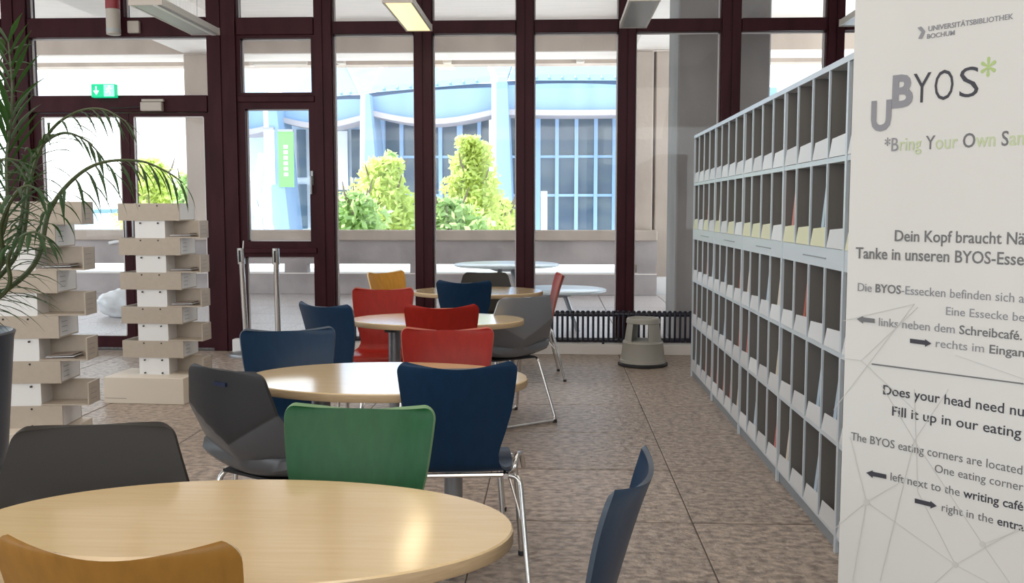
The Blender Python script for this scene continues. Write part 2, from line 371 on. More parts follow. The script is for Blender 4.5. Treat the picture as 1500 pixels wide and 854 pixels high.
table(-.665, 3.735, .562, .365, 0, 'oval birch-topped table between the navy chair and the green chair, second nearest')
table(-.705, 5.745, .525, .345, 0, 'oval birch-topped table with two red chairs behind and before it, third nearest')
table(-.625, 7.765, .535, .42, 0, 'farthest oval birch-topped table, near the yellow chair by the windows')

# chairs -------------------------------------------------------------
def interp_rows(K, n):
    """Catmull-Rom over key rows"""
    K = [tuple(k) for k in K]; K = [tuple(2 * a - b for a, b in zip(K[0], K[1]))] + K + [tuple(2 * a - b for a, b in zip(K[-1], K[-2]))]; out = []
    for i in range(1, len(K) - 2):
        for k in range(n):
            t = k / n; a, b, c, d = K[i - 1:i + 3]
            out.append(tuple(.5 * ((2 * q) + (r - p) * t + (2 * p - 5 * q + 4 * r - s) * t * t + (3 * q - p - 3 * r + s) * t ** 3) for p, q, r, s in zip(a, b, c, d)))
    out.append(K[-2]); return out
def shell(name, keys, mats, rc, dip, crease, nu=16, thick=.011):
    rows = interp_rows(keys, 3); zt = rows[-1][1]; L = [0]
    for i in range(1, len(rows)): L.append(L[-1] + math.hypot(rows[i][0] - rows[i - 1][0], rows[i][1] - rows[i - 1][1]))
    # resample with dense rows near both ends for the rounded corners
    def at(s):
        for i in range(1, len(L)):
            if s <= L[i] + 1e-9:
                t = (s - L[i - 1]) / (L[i] - L[i - 1]); return tuple(p + (q - p) * t for p, q in zip(rows[i - 1], rows[i]))
        return rows[-1]
    T = L[-1]; ss = [rc * (1 - math.cos(q * PI / 12)) for q in range(6)] + [rc + (T - 2 * rc) * q / 26 for q in range(27)] + [T - rc * (1 - math.cos(q * PI / 12)) for q in range(5, -1, -1)]
    mb = MB(); nr = len(ss)
    for i, s in enumerate(ss):
        y, z, hw, bd = at(min(s, T)); y2, z2 = at(min(s + .004, T))[:2]; y1, z1 = at(max(s - .004, 0))[:2]
        tl = math.hypot(y2 - y1, z2 - z1) or 1; ny, nz = (z2 - z1) / tl, -(y2 - y1) / tl     # towards the sitter
        ny, nz = (ny, nz)
        d = max(0, rc - s) if s < rc else max(0, s - (T - rc)); hw = hw - rc + math.sqrt(max(0, rc * rc - d * d))
        back = max(0, min(1, (z - .50) / .08))
        for k in range(nu + 1):
            u = -1 + 2 * k / nu; x = u * hw; off = bd * u * u
            if crease and z > .43 and y < -.10: off += crease * max(0, (.57 + .5 * abs(x)) - z) * max(0, min(1, (z - .44) / .05))
            zz = z + nz * off * (1 - back) + (dip * u * u * max(0, (z - (zt - .16)) / .16) if dip else 0)
            yy = y + ny * off
            if ny < 0.2: zz = z + abs(nz) * off
            mb.v.append((x, yy, zz))
    for i in range(nr - 1):
        for k in range(nu):
            mb.f.append((i * (nu + 1) + k, i * (nu + 1) + k + 1, (i + 1) * (nu + 1) + k + 1, (i + 1) * (nu + 1) + k)); mb.mi.append(0)
    # thicken by hand: front and back skins plus rim
    vs = [Vector(v) for v in mb.v]; nrm = [Vector() for _ in vs]
    for f in mb.f:
        n = (vs[f[1]] - vs[f[0]]).cross(vs[f[3]] - vs[f[0]]) + (vs[f[2]] - vs[f[1]]).cross(vs[f[2]] - vs[f[3]]) * 0
        for q in f: nrm[q] += n
    N = len(vs); out = MB(); nrm = [n.normalized() for n in nrm]
    out.v = [tuple(v + n * thick / 2) for v, n in zip(vs, nrm)] + [tuple(v - n * thick / 2) for v, n in zip(vs, nrm)]
    out.f = [f for f in mb.f] + [tuple(q + N for q in f[::-1]) for f in mb.f]; out.mi = [0] * (2 * len(mb.f))
    w = nu + 1; loop = [k for k in range(w)] + [i * w + nu for i in range(1, nr)] + [(nr - 1) * w + k for k in range(nu - 1, -1, -1)] + [i * w for i in range(nr - 2, 0, -1)]
    for i in range(len(loop)):
        a, b = loop[i], loop[(i + 1) % len(loop)]; out.f.append((a + N, b + N, b, a)); out.mi.append(1)
    return out.mesh(name, mats, True)
PKEY = [(.225, .420, .180, 0), (.195, .445, .198, 0), (.09, .449, .205, .004), (-.03, .436, .205, .006), (-.11, .438, .188, .006), (-.158, .458, .160, .006), (-.178, .510, .146, .010),
        (-.198, .59, .168, .022), (-.223, .68, .192, .034), (-.252, .775, .206, .042), (-.277, .845, .212, .044)]
QKEY = [(.22, .412, .185, 0), (.20, .444, .212, .004), (.08, .450, .225, .018), (-.06, .438, .235, .030), (-.155, .444, .248, .038), (-.208, .474, .268, .040), (-.230, .52, .272, .040),
        (-.242, .59, .257, .042), (-.252, .68, .238, .033), (-.261, .77, .212, .024), (-.270, .840, .194, .020)]
shells = {}
def get_shell(k):
    if k not in shells:
        if k in PLY: shells[k] = shell('shell', PKEY, list(PLY[k]), .032, .018, 0)
        else:
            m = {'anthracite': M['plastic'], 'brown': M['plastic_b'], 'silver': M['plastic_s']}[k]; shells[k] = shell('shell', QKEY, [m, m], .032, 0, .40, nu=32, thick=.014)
    return shells[k]
def leg4(sx, sy):
    top = (sx * .175, .15 if sy > 0 else -.12, .424); sh = (sx * .225, .165 if sy > 0 else -.155, .424); ft = (sx * .255, .20 if sy > 0 else -.26, .012)
    m = MB(); m.tube(fillet([top, sh, ft], .05, 5), .0105, 10); m.cur = 1; m.lathe([(.013, 0), (.014, .018)], 10, ft[0], ft[1]); return m.mesh('leg', [M['chrome'], M['rubber']], True)
LEG4 = [leg4(sx, sy) for sx in (-1, 1) for sy in (-1, 1)]
sf = MB(); 
for sx in (-1, 1): sf.tube([(sx * .175, -.14, .424), (sx * .175, .17, .424)], .0105, 8)
for y in (-.12, .15): sf.tube([(-.18, y, .424), (.18, y, .424)], .0095, 8)
for sx in (-1, 1): sf.tube([(sx * .185, -.05, .418), (sx * .238, -.195, .245)], .004, 6)
SEATF = sf.mesh('seat_frame', M['chrome'], True)
def sled_leg(sx, sy):
    return fillet([(sx * .16, .02 * sy, .420), (sx * .19, .10 * sy - .02, .418), (sx * .245, .235 * sy - .02, .012)], .05, 5)
def sled(sy):
    a = sled_leg(-1, sy)[:]; b = sled_leg(1, sy)[::-1]
    m = MB(); m.tube(fillet([a[0]] + [a[-2], (-.245, .235 * sy - .02, .012), (.245, .235 * sy - .02, .012), b[1], b[-1]][0:0] + [(-.19, .10 * sy - .02, .418), (-.245, .235 * sy - .02, .012), (.245, .235 * sy - .02, .012), (.19, .10 * sy - .02, .418), b[-1]], .035, 5), .0105, 10)
    return m.mesh('leg_loop', M['chrome'], True)
SLED = [sled(-1), sled(1)]
sp = MB(); sp.box(-.165, .165, -.14, .14, .421, .431); SPLATE = sp.mesh('seat_plate', M['under'])
def vsplit(m, low, rl):
    # base colour and roughness change below a V across the shell
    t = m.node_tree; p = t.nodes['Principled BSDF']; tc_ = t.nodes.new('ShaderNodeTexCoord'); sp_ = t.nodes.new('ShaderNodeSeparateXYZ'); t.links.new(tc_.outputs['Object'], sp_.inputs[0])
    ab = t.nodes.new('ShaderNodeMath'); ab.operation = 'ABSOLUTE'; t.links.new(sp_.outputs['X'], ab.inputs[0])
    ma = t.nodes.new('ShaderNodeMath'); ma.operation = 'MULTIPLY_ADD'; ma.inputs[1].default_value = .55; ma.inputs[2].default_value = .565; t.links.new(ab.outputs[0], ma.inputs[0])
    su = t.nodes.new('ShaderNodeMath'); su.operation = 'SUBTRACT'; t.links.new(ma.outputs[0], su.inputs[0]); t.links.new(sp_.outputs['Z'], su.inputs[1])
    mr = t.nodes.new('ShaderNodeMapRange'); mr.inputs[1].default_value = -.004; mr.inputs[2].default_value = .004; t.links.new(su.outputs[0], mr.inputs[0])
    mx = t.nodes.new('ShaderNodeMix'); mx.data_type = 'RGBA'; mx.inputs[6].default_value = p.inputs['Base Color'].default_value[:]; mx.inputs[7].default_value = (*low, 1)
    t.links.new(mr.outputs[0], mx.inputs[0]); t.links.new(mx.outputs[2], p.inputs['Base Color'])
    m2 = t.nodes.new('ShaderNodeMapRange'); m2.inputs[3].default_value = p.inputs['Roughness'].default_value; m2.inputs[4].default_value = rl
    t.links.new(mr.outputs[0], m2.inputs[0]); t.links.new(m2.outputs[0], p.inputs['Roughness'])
vsplit(M['plastic'], (0.085, 0.09, 0.10), .32); vsplit(M['plastic_s'], (0.20, 0.21, 0.23), .22)
glm = MB(); glm.lathe([(.016, .0), (.016, .022)], 10); GLIDE = glm.mesh('glide', M['rubber'], True)
hm = MB(); hm.box(-.032, .032, -.006, .006, -.007, .007); SLOT = hm.mesh('handle_slot', M['slot'])
hk = MB(); hk.tube(fillet([(.185, -.115, .43), (.205, -.19, .46), (.212, -.16, .505), (.235, -.09, .50), (.245, -.07, .44)], .03, 5), .010, 10)
HOOK = hk.mesh('linking_hook', M['chrome'], True)
def chair(kind, bx, by, fx, fy, label, hook=False, name='ply_chair'):
    l = math.hypot(fx, fy); fx /= l; fy /= l; x, y = bx + .27 * fx, by + .27 * fy
    e = thing('shell_chair', label, 'chair', (x, y, 0), math.atan2(-fx, fy))
    put('shell', get_shell(kind), e)
    if kind in PLY:
        for m in LEG4: put('leg', m, e)
        put('seat_frame', SEATF, e)
        if hook: put('linking_hook', HOOK, e)
    else:
        for m in SLED: put('leg_loop', m, e)
        put('seat_plate', SPLATE, e)
        for sx in (-1, 1):
            for y_ in (-.255, .215): put('glide', GLIDE, e, (sx * .235, y_, 0))
        if hook: o = put('handle_slot', SLOT, e, (0, -.2715, .790)); o.rotation_euler = (math.radians(8), 0, 0)
    return e
chair('ochre', -.716, 1.455, .04, 1, 'ochre plywood shell chair, back view at the front table, nearest chair')
chair('brown', -1.19, 2.40, .20, -.97, 'brown-black plastic shell chair behind the nearest table, beside the dark planter')
chair('green', -.53, 2.60, -.05, -1, 'green-stained plywood shell chair, the only green one')
chair('blue', .192, 1.955, -.97, .25, 'blue plywood shell chair seen edge-on, alone on the stone floor at right of nearest table')
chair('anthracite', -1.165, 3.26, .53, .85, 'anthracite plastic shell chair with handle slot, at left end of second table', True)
chair('blue', -1.21, 4.27, .30, -.95, 'dark blue plywood chair behind the second table, left of the red chairs')
chair('blue', -.335, 3.28, -.10, .99, 'large navy plywood chair with chrome linking hook, right behind the green chair', True)
chair('red', -.485, 4.33, .06, -1, 'bright glossy red plywood chair facing the camera behind the second table, beside the navy chair')
chair('blue', -1.33, 5.36, .52, .85, 'blue plywood chair turned sideways at left end of the third table')
chair('red', -1.17, 6.5, .06, -1, 'red plywood chair behind the third table, below the yellow chair')
chair('red', -.63, 5.30, -.08, 1, 'dark red plywood chair seen from behind, pushed to near side of third table')
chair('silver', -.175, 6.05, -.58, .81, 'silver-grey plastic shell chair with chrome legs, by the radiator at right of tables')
chair('yellow', -1.48, 8.2, .78, -.62, 'yellow plywood chair by the windows, smallest in view')
chair('blue', -.68, 7.13, .02, 1, 'dark blue plywood chair at near side of the farthest table')
chair('brown', -.60, 8.36, 0, -1, 'dark plastic chair behind the farthest table, beyond the dark blue chair')
chair('red', .075, 7.95, -.97, -.10, 'dark red plywood chair seen edge-on in front of the radiator')

# step stool ---------------------------------------------------------
e = thing('step_stool', 'round grey-beige two-step kick stool on the stone floor before the radiator', 'stool', (.80, 8.56, 0), math.radians(-16))
m = MB(); m.lathe([(.205, 0), (.222, .006), (.222, .022), (.212, .03), (.205, .032)], 40); m.build('base_ring', M['rubber'], e, True)
m = MB(); m.lathe([(.208, .03), (.204, .055), (.196, .06), (.180, .20), (.183, .208), (.176, .222), (.168, .225)], 40)
m.build('lower_step', M['stool'], e, True)
m = MB()                                     # upper step: a tapered cap carried on two cheek legs
for s in (-1, 1):
    q = []
    for t in range(9):
        an = math.radians(-62 + 124 * t / 8); q.append((math.cos(an), math.sin(an)))
    bot = [(s * .165 * c, .165 * sn) for c, sn in q] + [(s * .088, .12), (s * .088, -.12)]
    top = [(s * .143 * c, .135 * sn) for c, sn in q] + [(s * .082, .100), (s * .082, -.100)]
    n = len(bot); m.add([(x, y, .223) for x, y in bot] + [(x, y, .385) for x, y in top], [tuple(range(n)), tuple(range(n, 2 * n))[::-1]] + [(i, (i + 1) % n, n + (i + 1) % n, n + i) for i in range(n)])
m.build('cheek', M['stool'], e)
m = MB(); m.lathe([(.146, .380), (.150, .384), (.146, .418), (.135, .428), (.05, .430)], 40, 0, 0, 1.02, .92); m.build('top_step', M['stool'], e, True)
m = MB()
for i in range(-3, 4): m.box(-.09, .09, i * .028 - .003, i * .028 + .003, .4295, .4325)
m.build('tread_rib', M['stool'], e)

# barrier posts ------------------------------------------------------
def post(x, y, lean, label):
    e = thing('barrier_post', label, 'barrier post', (x, y, 0))
    MB().lathe([(.17, 0), (.172, .012), (.165, .03), (.05, .045), (.035, .05)], 36).build('base_plate', M['alu'], e, True)
    MB().tube([(0, 0, .04), (lean * .86, 0, .88)], .026, 16).build('pole', M['chrome'], e, True)
    MB().tube([(lean * .87, 0, .88), (lean, 0, 1.03)], .036, 16).build('belt_head', M['chrome'], e, True)
    MB().box(lean - .009, lean + .009, -.040, -.030, .90, 1.01).build('belt_slot', M['rubber'], e)
    return e
pa = post(-2.93, 8.93, -.035, 'chrome barrier post with belt head, left one, standing against the dark door jamb')
MB().tube([(-.01, 0, 1.02), (-.004, 0, 1.10)], .009, 8).build('top_pin', M['chrome'], pa, True)
post(-2.60, 8.85, -.005, 'chrome barrier post with belt head, right one, in front of the narrow window')
wbx = MB().bbox(-.09, .09, -.05, .05, 0, .14, .008).build('white_floor_box', M['white'], None, loc=(-3.03, 9.12, 0)); tag(wbx, 'small white box on the floor against the dark door jamb', 'box')

# exit sign, closer, signal lamp --------------------------------------
e = thing('exit_sign', 'green emergency exit sign with down arrow above the glass doors', 'sign', (-4.36, YF - .04, 2.475))
MB().bbox(-.118, .118, -.03, .04, 0, .128, .005).build('sign_box', M['exit'], e)
m = MB(); yb = -.0335
m.prism([(-.072, yb, .105), (-.060, yb, .105), (-.060, yb, .055), (-.072, yb, .055)], (0, .004, 0)); m.prism([(-.094, yb, .062), (-.066, yb, .022), (-.038, yb, .062), (-.050, yb, .066), (-.066, yb, .045), (-.082, yb, .066)], (0, .004, 0))
m.build('down_arrow', M['exit_w'], e)
m = MB(); m.box(.010, .112, yb, yb + .003, .008, .120); m.build('door_panel', mat('exit_pale_field', (.4, .9, .7), .4, emit=((.25, .85, .55), .8)), e)
m = MB(); yb = -.036; r = .006
m.lathe([(.0095, .096), (.0095, .112)], 10, .066, yb, 1, .2)
for pts in ([(.064, yb, .094), (.058, yb, .065)], [(.058, yb, .065), (.072, yb, .048), (.070, yb, .026)], [(.058, yb, .065), (.044, yb, .048), (.028, yb, .044)], [(.063, yb, .090), (.082, yb, .080), (.092, yb, .088)], [(.063, yb, .090), (.044, yb, .084), (.036, yb, .070)]):
    m.tube(pts, .0042, 6)
m.build('running_figure', M['exit_w'], e)
e = thing('door_closer', 'beige door closer housing on the rail above the right glass door', 'door closer', (-3.90, YF - .01, 2.345))
MB().bbox(-.105, .105, -.05, .01, 0, .085, .006).build('closer_body', M['beige'], e); MB().bbox(-.10, .115, -.03, .01, .09, .115, .004).build('cover_strip', M['beige'], e)
MB().tube([(-.09, -.03, .04), (-.30, -.02, .03), (-.42, -.005, .035)], .006, 6).build('closer_arm', M['under'], e)
e = thing('signal_lamp', 'hanging signal housing, dark red above grey, in front of the high transom', 'signal lamp', (-4.22, YF - .10, 3.06))
MB().lathe([(.060, 0), (.066, .004), (.066, .235), (.062, .24)], 20).build('lower_housing', M['beige'], e, True)
MB().lathe([(.066, .24), (.068, .25), (.066, .78), (.05, .80)], 20).build('red_cap', M['signal_red'], e, True)
MB().lathe([(.067, .02), (.0675, .03), (.0675, .05), (.067, .055)], 20).build('ring', M['lamp_grey'], e, True)
MB().box(-.02, .02, .05, .12, .4, .5).build('bracket', M['under'], e)
jb = MB().bbox(-.058, .058, -.045, .0, 0, .115, .006).build('junction_box', M['beige'], None, loc=(-4.06, YF + .01, 3.09)); tag(jb, 'small grey-beige junction box beside the signal housing on the transom', 'junction box')

# ceiling lamps --------------------------------------------------------
def lamp(x, y0, y1, z, lit, label, wd_=.24, slat=False):
    e = thing('pendant_lamp', label, 'ceiling lamp', (x, (y0 + y1) / 2, z)); L = (y1 - y0) / 2; w = wd_ / 2
    m = MB(); prof = [(-w, .0), (-w + .005, .055), (-w * .55, .085), (w * .55, .085), (w - .005, .055), (w, .0), (w - .018, 0), (w - .02, .045), (-w + .02, .045), (-w + .018, 0)]
    m.prism([(a, -L, b) for a, b in prof], (0, 2 * L, 0)); m.build('lamp_housing', M['lamp_body'], e)
    MB().box(-w + .018, w - .018, -L + .01, L - .01, .002, .030).build('diffuser', M['lamp_on'] if lit else M['lamp_grey'], e)
    for s in (-1, 1):
        MB().box(-w, w, s * L - .006, s * L + .006, -.004, .06).build('end_cap', M['beige'], e)
        MB().tube([(0, s * L * .7, .085), (0, s * L * .7, ZC - z)], .0025, 5).build('suspension_wire', M['alu'], e)
    if slat:
        MB().box(w * .45, w * .72, -L, L, -.008, .004).build('reflector_strip', M['lamp_white'], e)
    if lit:
        a = area('lamp_light', (0, 0, -.01), (0, 0, 0), wd_ * .8, 2 * L * .95, 3, (1.0, .82, .55)); a.parent = e
    return e
lamp(-3.22, 7.55, 8.85, 3.00, False, 'unlit grey suspended strip lamp above the exit doors, at left', .27, True)
lamp(-1.225, 7.55, 8.75, 3.00, True, 'lit warm yellow suspended strip lamp, middle of the ceiling row')
lamp(.685, 7.50, 8.60, 2.985, False, 'unlit grey suspended strip lamp above the kick stool')
lamp(2.66, 7.55, 8.85, 3.03, False, 'unlit suspended strip lamp peeking out beside the banner, at right')

# leaflet towers -------------------------------------------------------
def tower(x, y, rz, first, label, xs):
    """zig-zag stack of open trays around a square core; origin at the front left foot of the core"""
    e = thing('leaflet_tower', label, 'leaflet stand', (x, y, 0), rz); P = .125; c = .228; t = .008
    MB().bbox(-.20, .40, -.15, .26, .0, .19, .003).build('plinth', M['plinth'], e)
    m = MB(); m.box(.0, c, -.001, c, .19, 1.44); m.build('core', M['white'], e)
    for k in range(10):
        z1 = 1.44 - P * k; z0 = z1 - P
        A = (k + first) % 2 == 0
        if A:
            f = MB(); f.box(-.12, c + .115, -.010, 0, z0 + t, z1 - .001); f.box(-.12, -.112, 0, .25, z0, z1); f.box(-.12, c + .115, -.010, .25, z0, z0 + t)
            f.box(-.12, c + .115, .242, .25, z0 + t, z1)
            f.build('closed_tray', M['mdf'], e)
            MB().box(c + .107, c + .115, 0, .25, z0 + t, z1).build('tray_side', M['white'], e)
            if 0 < k < 9:
                l = MB()
                for q in range(3): l.box(c + .1152, c + .1160, .03, .10, z0 + .03 + q * .028, z0 + .0325 + q * .028)
                l.build('tray_label', M['inkg'], e)
        else:
            f = MB(); f.box(c, c + .262, -.006, .15, z0, z0 + t); f.box(c, c + .262, .142, .15, z0, z1); f.box(c + .254, c + .262, -.006, .15, z0 + t, z1)
            if k == 0: f.box(-.12, c + .262, -.010, -.004, z0 + t, z1); f.box(-.12, -.112, 0, .25, z0, z1)
            f.build('open_tray', M['mdf'], e)
            l = MB()
            for q in range(3): l.box(c + .2622, c + .2630, .02, .10, z0 + .03 + q * .028, z0 + .0325 + q * .028)
            l.build('tray_label', M['inkg'], e)
            if k in xs:
                for q in range(3):
                    b = MB().box(0, .17 - q * .015, 0, .12, 0, .004); o = b.build('leaflet', M['paper'] if q != 1 else M['card'])
                    a = math.radians(rz_deg(rz)); px_, py_ = c + .02 + q * .008, .008 + q * .003
                    o.location = (x + math.cos(rz) * px_ - math.sin(rz) * py_, y + math.sin(rz) * px_ + math.cos(rz) * py_, z0 + t + q * .007 + .001)
                    o.rotation_euler = (0, math.radians(-1.5 * q), rz); tag(o, '%s paper leaflet of the pile in the %s' % (('lowest', 'middle', 'uppermost')[q], xs[k]), 'leaflet', 'leaflets in the ' + xs[k])
    s = MB()
    for k in range(11):
        z = 1.44 - P * k + (-.018 if k < 10 else .012)
        for xx in (.045, c - .05):
            s.add([(xx + .006 * math.cos(a * PI / 4), -.0125, z + .006 * math.sin(a * PI / 4)) for a in range(8)] + [(xx + .006 * math.cos(a * PI / 4), -.002, z + .006 * math.sin(a * PI / 4)) for a in range(8)], [tuple(range(8))] + [(a, (a + 1) % 8, 8 + (a + 1) % 8, 8 + a) for a in range(8)])
    s.build('screw', M['screw'], e); 
    for zz in (.035,): MB().box(-.19, -.03, -.1512, -.1500, .038, .040).build('cable_groove', M['screw'], e)
    return e
def rz_deg(r): return math.degrees(r)
tower(-3.040, 6.82, math.radians(-3), 0, 'white zig-zag leaflet tower in front of the glass doors, the farther one', {1: 'top open tray of the farther leaflet tower', 3: 'second open tray of the farther leaflet tower', 5: 'third open tray of the farther leaflet tower'})
tower(-3.060, 5.08, math.radians(5), 1, 'white zig-zag leaflet tower nearer the camera, partly behind palm and planter', {2: 'upper open tray of the nearer leaflet tower', 6: 'lower open tray of the nearer leaflet tower'})

# periodicals rack -----------------------------------------------------
RX = 1.153; SEC = 1.035; Y0 = 8.0; D_ = .30
rows = [(.075, .435), (.455, .800), (.820, 1.150), (1.235, 1.590), (1.612, 1.975)]
RL = ['pale grey periodicals rack unit at the window end, next to the concrete column', 'pale grey periodicals rack unit, second from the window end', 'pale grey periodicals rack unit, third from the window end, middle of the run',
      'pale grey periodicals rack unit, visible just left of the banner text', 'pale grey periodicals rack unit hidden mostly behind the white banner']
div_me = {}
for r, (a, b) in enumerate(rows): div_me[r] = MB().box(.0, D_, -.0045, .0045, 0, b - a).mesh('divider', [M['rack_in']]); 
edge_me = {r: MB().box(-.004, .004, -.007, .007, 0, b - a).mesh('divider_edge', M['rack']) for r, (a, b) in enumerate(rows)}
card_m = MB(); card_m.add([(-.003, -.006, .002), (-.003, .226, .002), (.001, .196, .078), (.000, -.004, .088), (.000, -.006, .002), (.000, .226, .002), (.004, .196, .078), (.003, -.004, .088)], [(0, 1, 2, 3), (7, 6, 5, 4), (0, 3, 7, 4), (1, 5, 6, 2), (3, 2, 6, 7), (0, 4, 5, 1)])
CARD = card_m.mesh('label_holder', M['card']); CARDY = card_m.mesh('label_holder', M['yellow_card'])
def mag_mesh(mt):
    m = MB(); m.add([(.004, .050, 0), (.221, .050, 0), (.221, -.010, .290), (.004, -.010, .290), (.004, .105, 0), (.221, .105, 0), (.221, .008, .284), (.004, .008, .284)], [(0, 1, 2, 3), (7, 6, 5, 4), (0, 3, 7, 4), (1, 5, 6, 2), (3, 2, 6, 7), (0, 4, 5, 1)])
    return m.mesh('magazine', mt)
MAGS = [(mag_mesh(M['pink_mag']), 'pink magazine leaning in a slot of the grey rack', 'pink magazines in the rack'), (mag_mesh(M['blue_mag']), 'pale blue magazine leaning in a slot of the grey rack', 'pale blue magazines in the rack'),
        (mag_mesh(M['cream_mag']), 'cream magazine leaning in a slot of the grey rack', 'cream magazines in the rack'), (mag_mesh(M['red_mag']), 'brick-red magazine leaning in a slot of the grey rack', 'brick-red magazines in the rack')]
for s in range(5):
    ya = Y0 - SEC * (s + 1); e = thing('periodicals_rack', RL[s], 'magazine rack', (RX, ya, 0))
    m = MB(); m.box(.012, D_, .004, SEC - .004, 0, .060); m.build('plinth', M['rack_kick'], e)
    MB().box(.0, D_ + .01, .004, SEC - .004, .060, .075).build('shelf', M['rack'], e)
    for za, zb in ((.435, .455), (.800, .820), (1.590, 1.612)): MB().box(0, D_, .004, SEC - .004, za, zb).build('shelf', M['rack'], e)
    m = MB(); m.box(0, D_, .004, SEC - .004, 1.150, 1.235); m.build('middle_band', M['rack'], e)
    MB().box(-.003, 0, .25, .62, 1.188, 1.193).build('label_rail', M['rack_kick'], e)
    MB().box(-.006, D_ + .01, .0, SEC, 1.975, 2.0).build('top_board', M['rack'], e)
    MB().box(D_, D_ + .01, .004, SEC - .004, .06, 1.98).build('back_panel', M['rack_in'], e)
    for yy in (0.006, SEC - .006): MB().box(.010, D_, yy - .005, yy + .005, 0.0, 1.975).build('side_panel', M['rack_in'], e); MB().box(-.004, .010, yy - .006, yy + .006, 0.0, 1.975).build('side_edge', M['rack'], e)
    for r, (a, b) in enumerate(rows):
        for q in range(4):
            yy = q * (SEC / 4)
            if q: put('divider', div_me[r], e, (0, yy, a)); put('divider_edge', edge_me[r], e, (0, yy, a))
            put('label_holder', CARDY if (r == 3 and random.random() < .55) else CARD, e, (0, yy + .014, a))
            rr = random.random(); dens = .62 if (r < 3) else (.22 if r == 3 else .06)
            if s < 4 and rr < dens:
                k = random.choice([0, 1, 2, 2, 3, 1]); me, lb, gp = MAGS[k]
                o = put('magazine', me, None, (RX, ya + yy + .018, a + .003))
                tag(o, '%s in %s row, %s slot, rack unit %s window' % (lb.split(' leaning')[0], ('bottom', 'second lowest', 'middle', 'second highest', 'top')[r], ('nearest', 'second nearest', 'third nearest', 'farthest')[q], ('by', 'second from', 'third from', 'fourth from')[s]), 'magazine', gp)

# banner ---------------------------------------------------------------
BO = Vector((.787, 2.60, 0)); BA = Vector((.67, -.74, 0)).normalized(); BW = .85; BH = 2.12
BN = Vector((BA.y, -BA.x, 0));  BN = BN if BN.dot(-BO) > 0 else -BN
e = thing('roll_up_banner', 'white roll-up banner with grey BYOS lettering and arrows, standing at the right', 'banner', BO); e.rotation_euler = (0, 0, math.atan2(BA.y, BA.x))
# local x = along the width, local -y or +y = towards the viewer
ylocal = Vector((-BA.y, BA.x, 0)); side = 1 if ylocal.dot(BN) > 0 else -1
sh = MB(); n = 24
vs = []
for k in range(n + 1):
    x = BW * k / n; bow = .002 * math.sin(PI * k / n)
    vs += [(x, side * (bow), .09), (x, side * bow, BH), (x, side * (bow - .002), BH), (x, side * (bow - .002), .09)]
fs = []
for k in range(n):
    for q in range(4): fs.append((k * 4 + q, k * 4 + (q + 1) % 4, k * 4 + 4 + (q + 1) % 4, k * 4 + 4 + q))
fs += [(0, 3, 2, 1), (n * 4, n * 4 + 1, n * 4 + 2, n * 4 + 3)]
sh.add(vs, fs); sh.build('banner_sheet', M['banner'], e, True)
MB().bbox(-.01, BW + .01, -.05, .05, 0.02, .10, .01).build('banner_cassette', M['alu'], e)
MB().bbox(-.005, BW + .005, -.012, .012, BH - .01, BH + .025, .004).build('top_rail', M['alu'], e)
MB().tube([(BW / 2, -side * .02, .08), (BW / 2, -side * .03, BH)], .008, 8).build('support_pole', M['alu'], e, True)
MB().box(.15, .19, -.18, .18, 0, .022).build('foot', M['alu'], e); MB().box(BW - .19, BW - .15, -.18, .18, 0, .022).build('foot', M['alu'], e)
def onb(px, py):
    """point of the banner seen at a photograph position -> (u, z, depth)"""
    r = FW * F + RT * (px - 750) + UP * (427 - py); q = BO - Vector((0, 0, HC)); nn = BN
    t = (BO - Vector((0, 0, HC))).dot(nn) / r.dot(nn); p = r * t + Vector((0, 0, HC)); return (p - BO).dot(BA), p.z, p.y
FLIP = -1 if side < 0 else 1
ytext = side * .0026
def text_mesh(body, off=0.0):
    cu = bpy.data.curves.new('t', 'FONT'); cu.body = body; cu.size = 1; cu.offset = off; cu.resolution_u = 3; cu.extrude = .004
    ob = bpy.data.objects.new('t', cu); C.objects.link(ob); bpy.context.view_layer.update()
    me = bpy.data.meshes.new_from_object(ob.evaluated_get(bpy.context.evaluated_depsgraph_get())); bpy.data.objects.remove(ob); return me
def wid(me): xs = [v.co.x for v in me.vertices]; return (min(xs), max(xs))
def put_text(name, segs, x0, yb, x1, cap, vis=None):
    """segs: [(string, material, weight)], baseline starts at photo (x0,yb); the visible string 'vis' ends at x1; cap = capital height px"""
    u0, z0, d0 = onb(x0, yb); u1, _, _ = onb(x1, yb); full = ''.join(s[0] for s in segs); vis = vis or full
    wm = wid(text_mesh(vis)); sx_ = (u1 - u0) / (wm[1] - wm[0]); hz = cap * d0 / F / .70
    done = ''
    for i, (s, mt, wt) in enumerate(segs):
        me = text_mesh(s, wt)
        adv = 0 if i == 0 else wid(text_mesh(done + '|'))[1] - wid(text_mesh('|'))[1]
        done += s
        for v in me.vertices: 
            c = v.co.copy(); v.co = Vector((u0 + (c.x + adv) * sx_, ytext + side * c.z * .1, z0 + c.y * hz))
        me.materials.clear(); me.materials.append(mt); put(name, me, e)
I, G, L_ = M['ink'], M['inkg'], M['inkl']
put_text('lettering', [('UNIVERSITÄTSBIBLIOTHEK', G, .012)], 1360, 46, 1483, 7)
put_text('lettering', [('BOCHUM', G, .012)], 1358, 57, 1398, 6.5)
put_text('big_letter', [('U', G, .035)], 1275, 191, 1301, 40)
put_text('big_letter', [('B', G, .035)], 1305, 157, 1331, 43)
put_text('big_letter', [('Y', I, -.008)], 1337, 152, 1364, 43)
put_text('big_letter', [('O', I, -.008)], 1367, 148, 1395, 43)
put_text('big_letter', [('S', I, -.008)], 1402, 144, 1431, 43)
put_text('asterisk', [('*', M['green_print'], .01)], 1436, 131, 1457, 42)
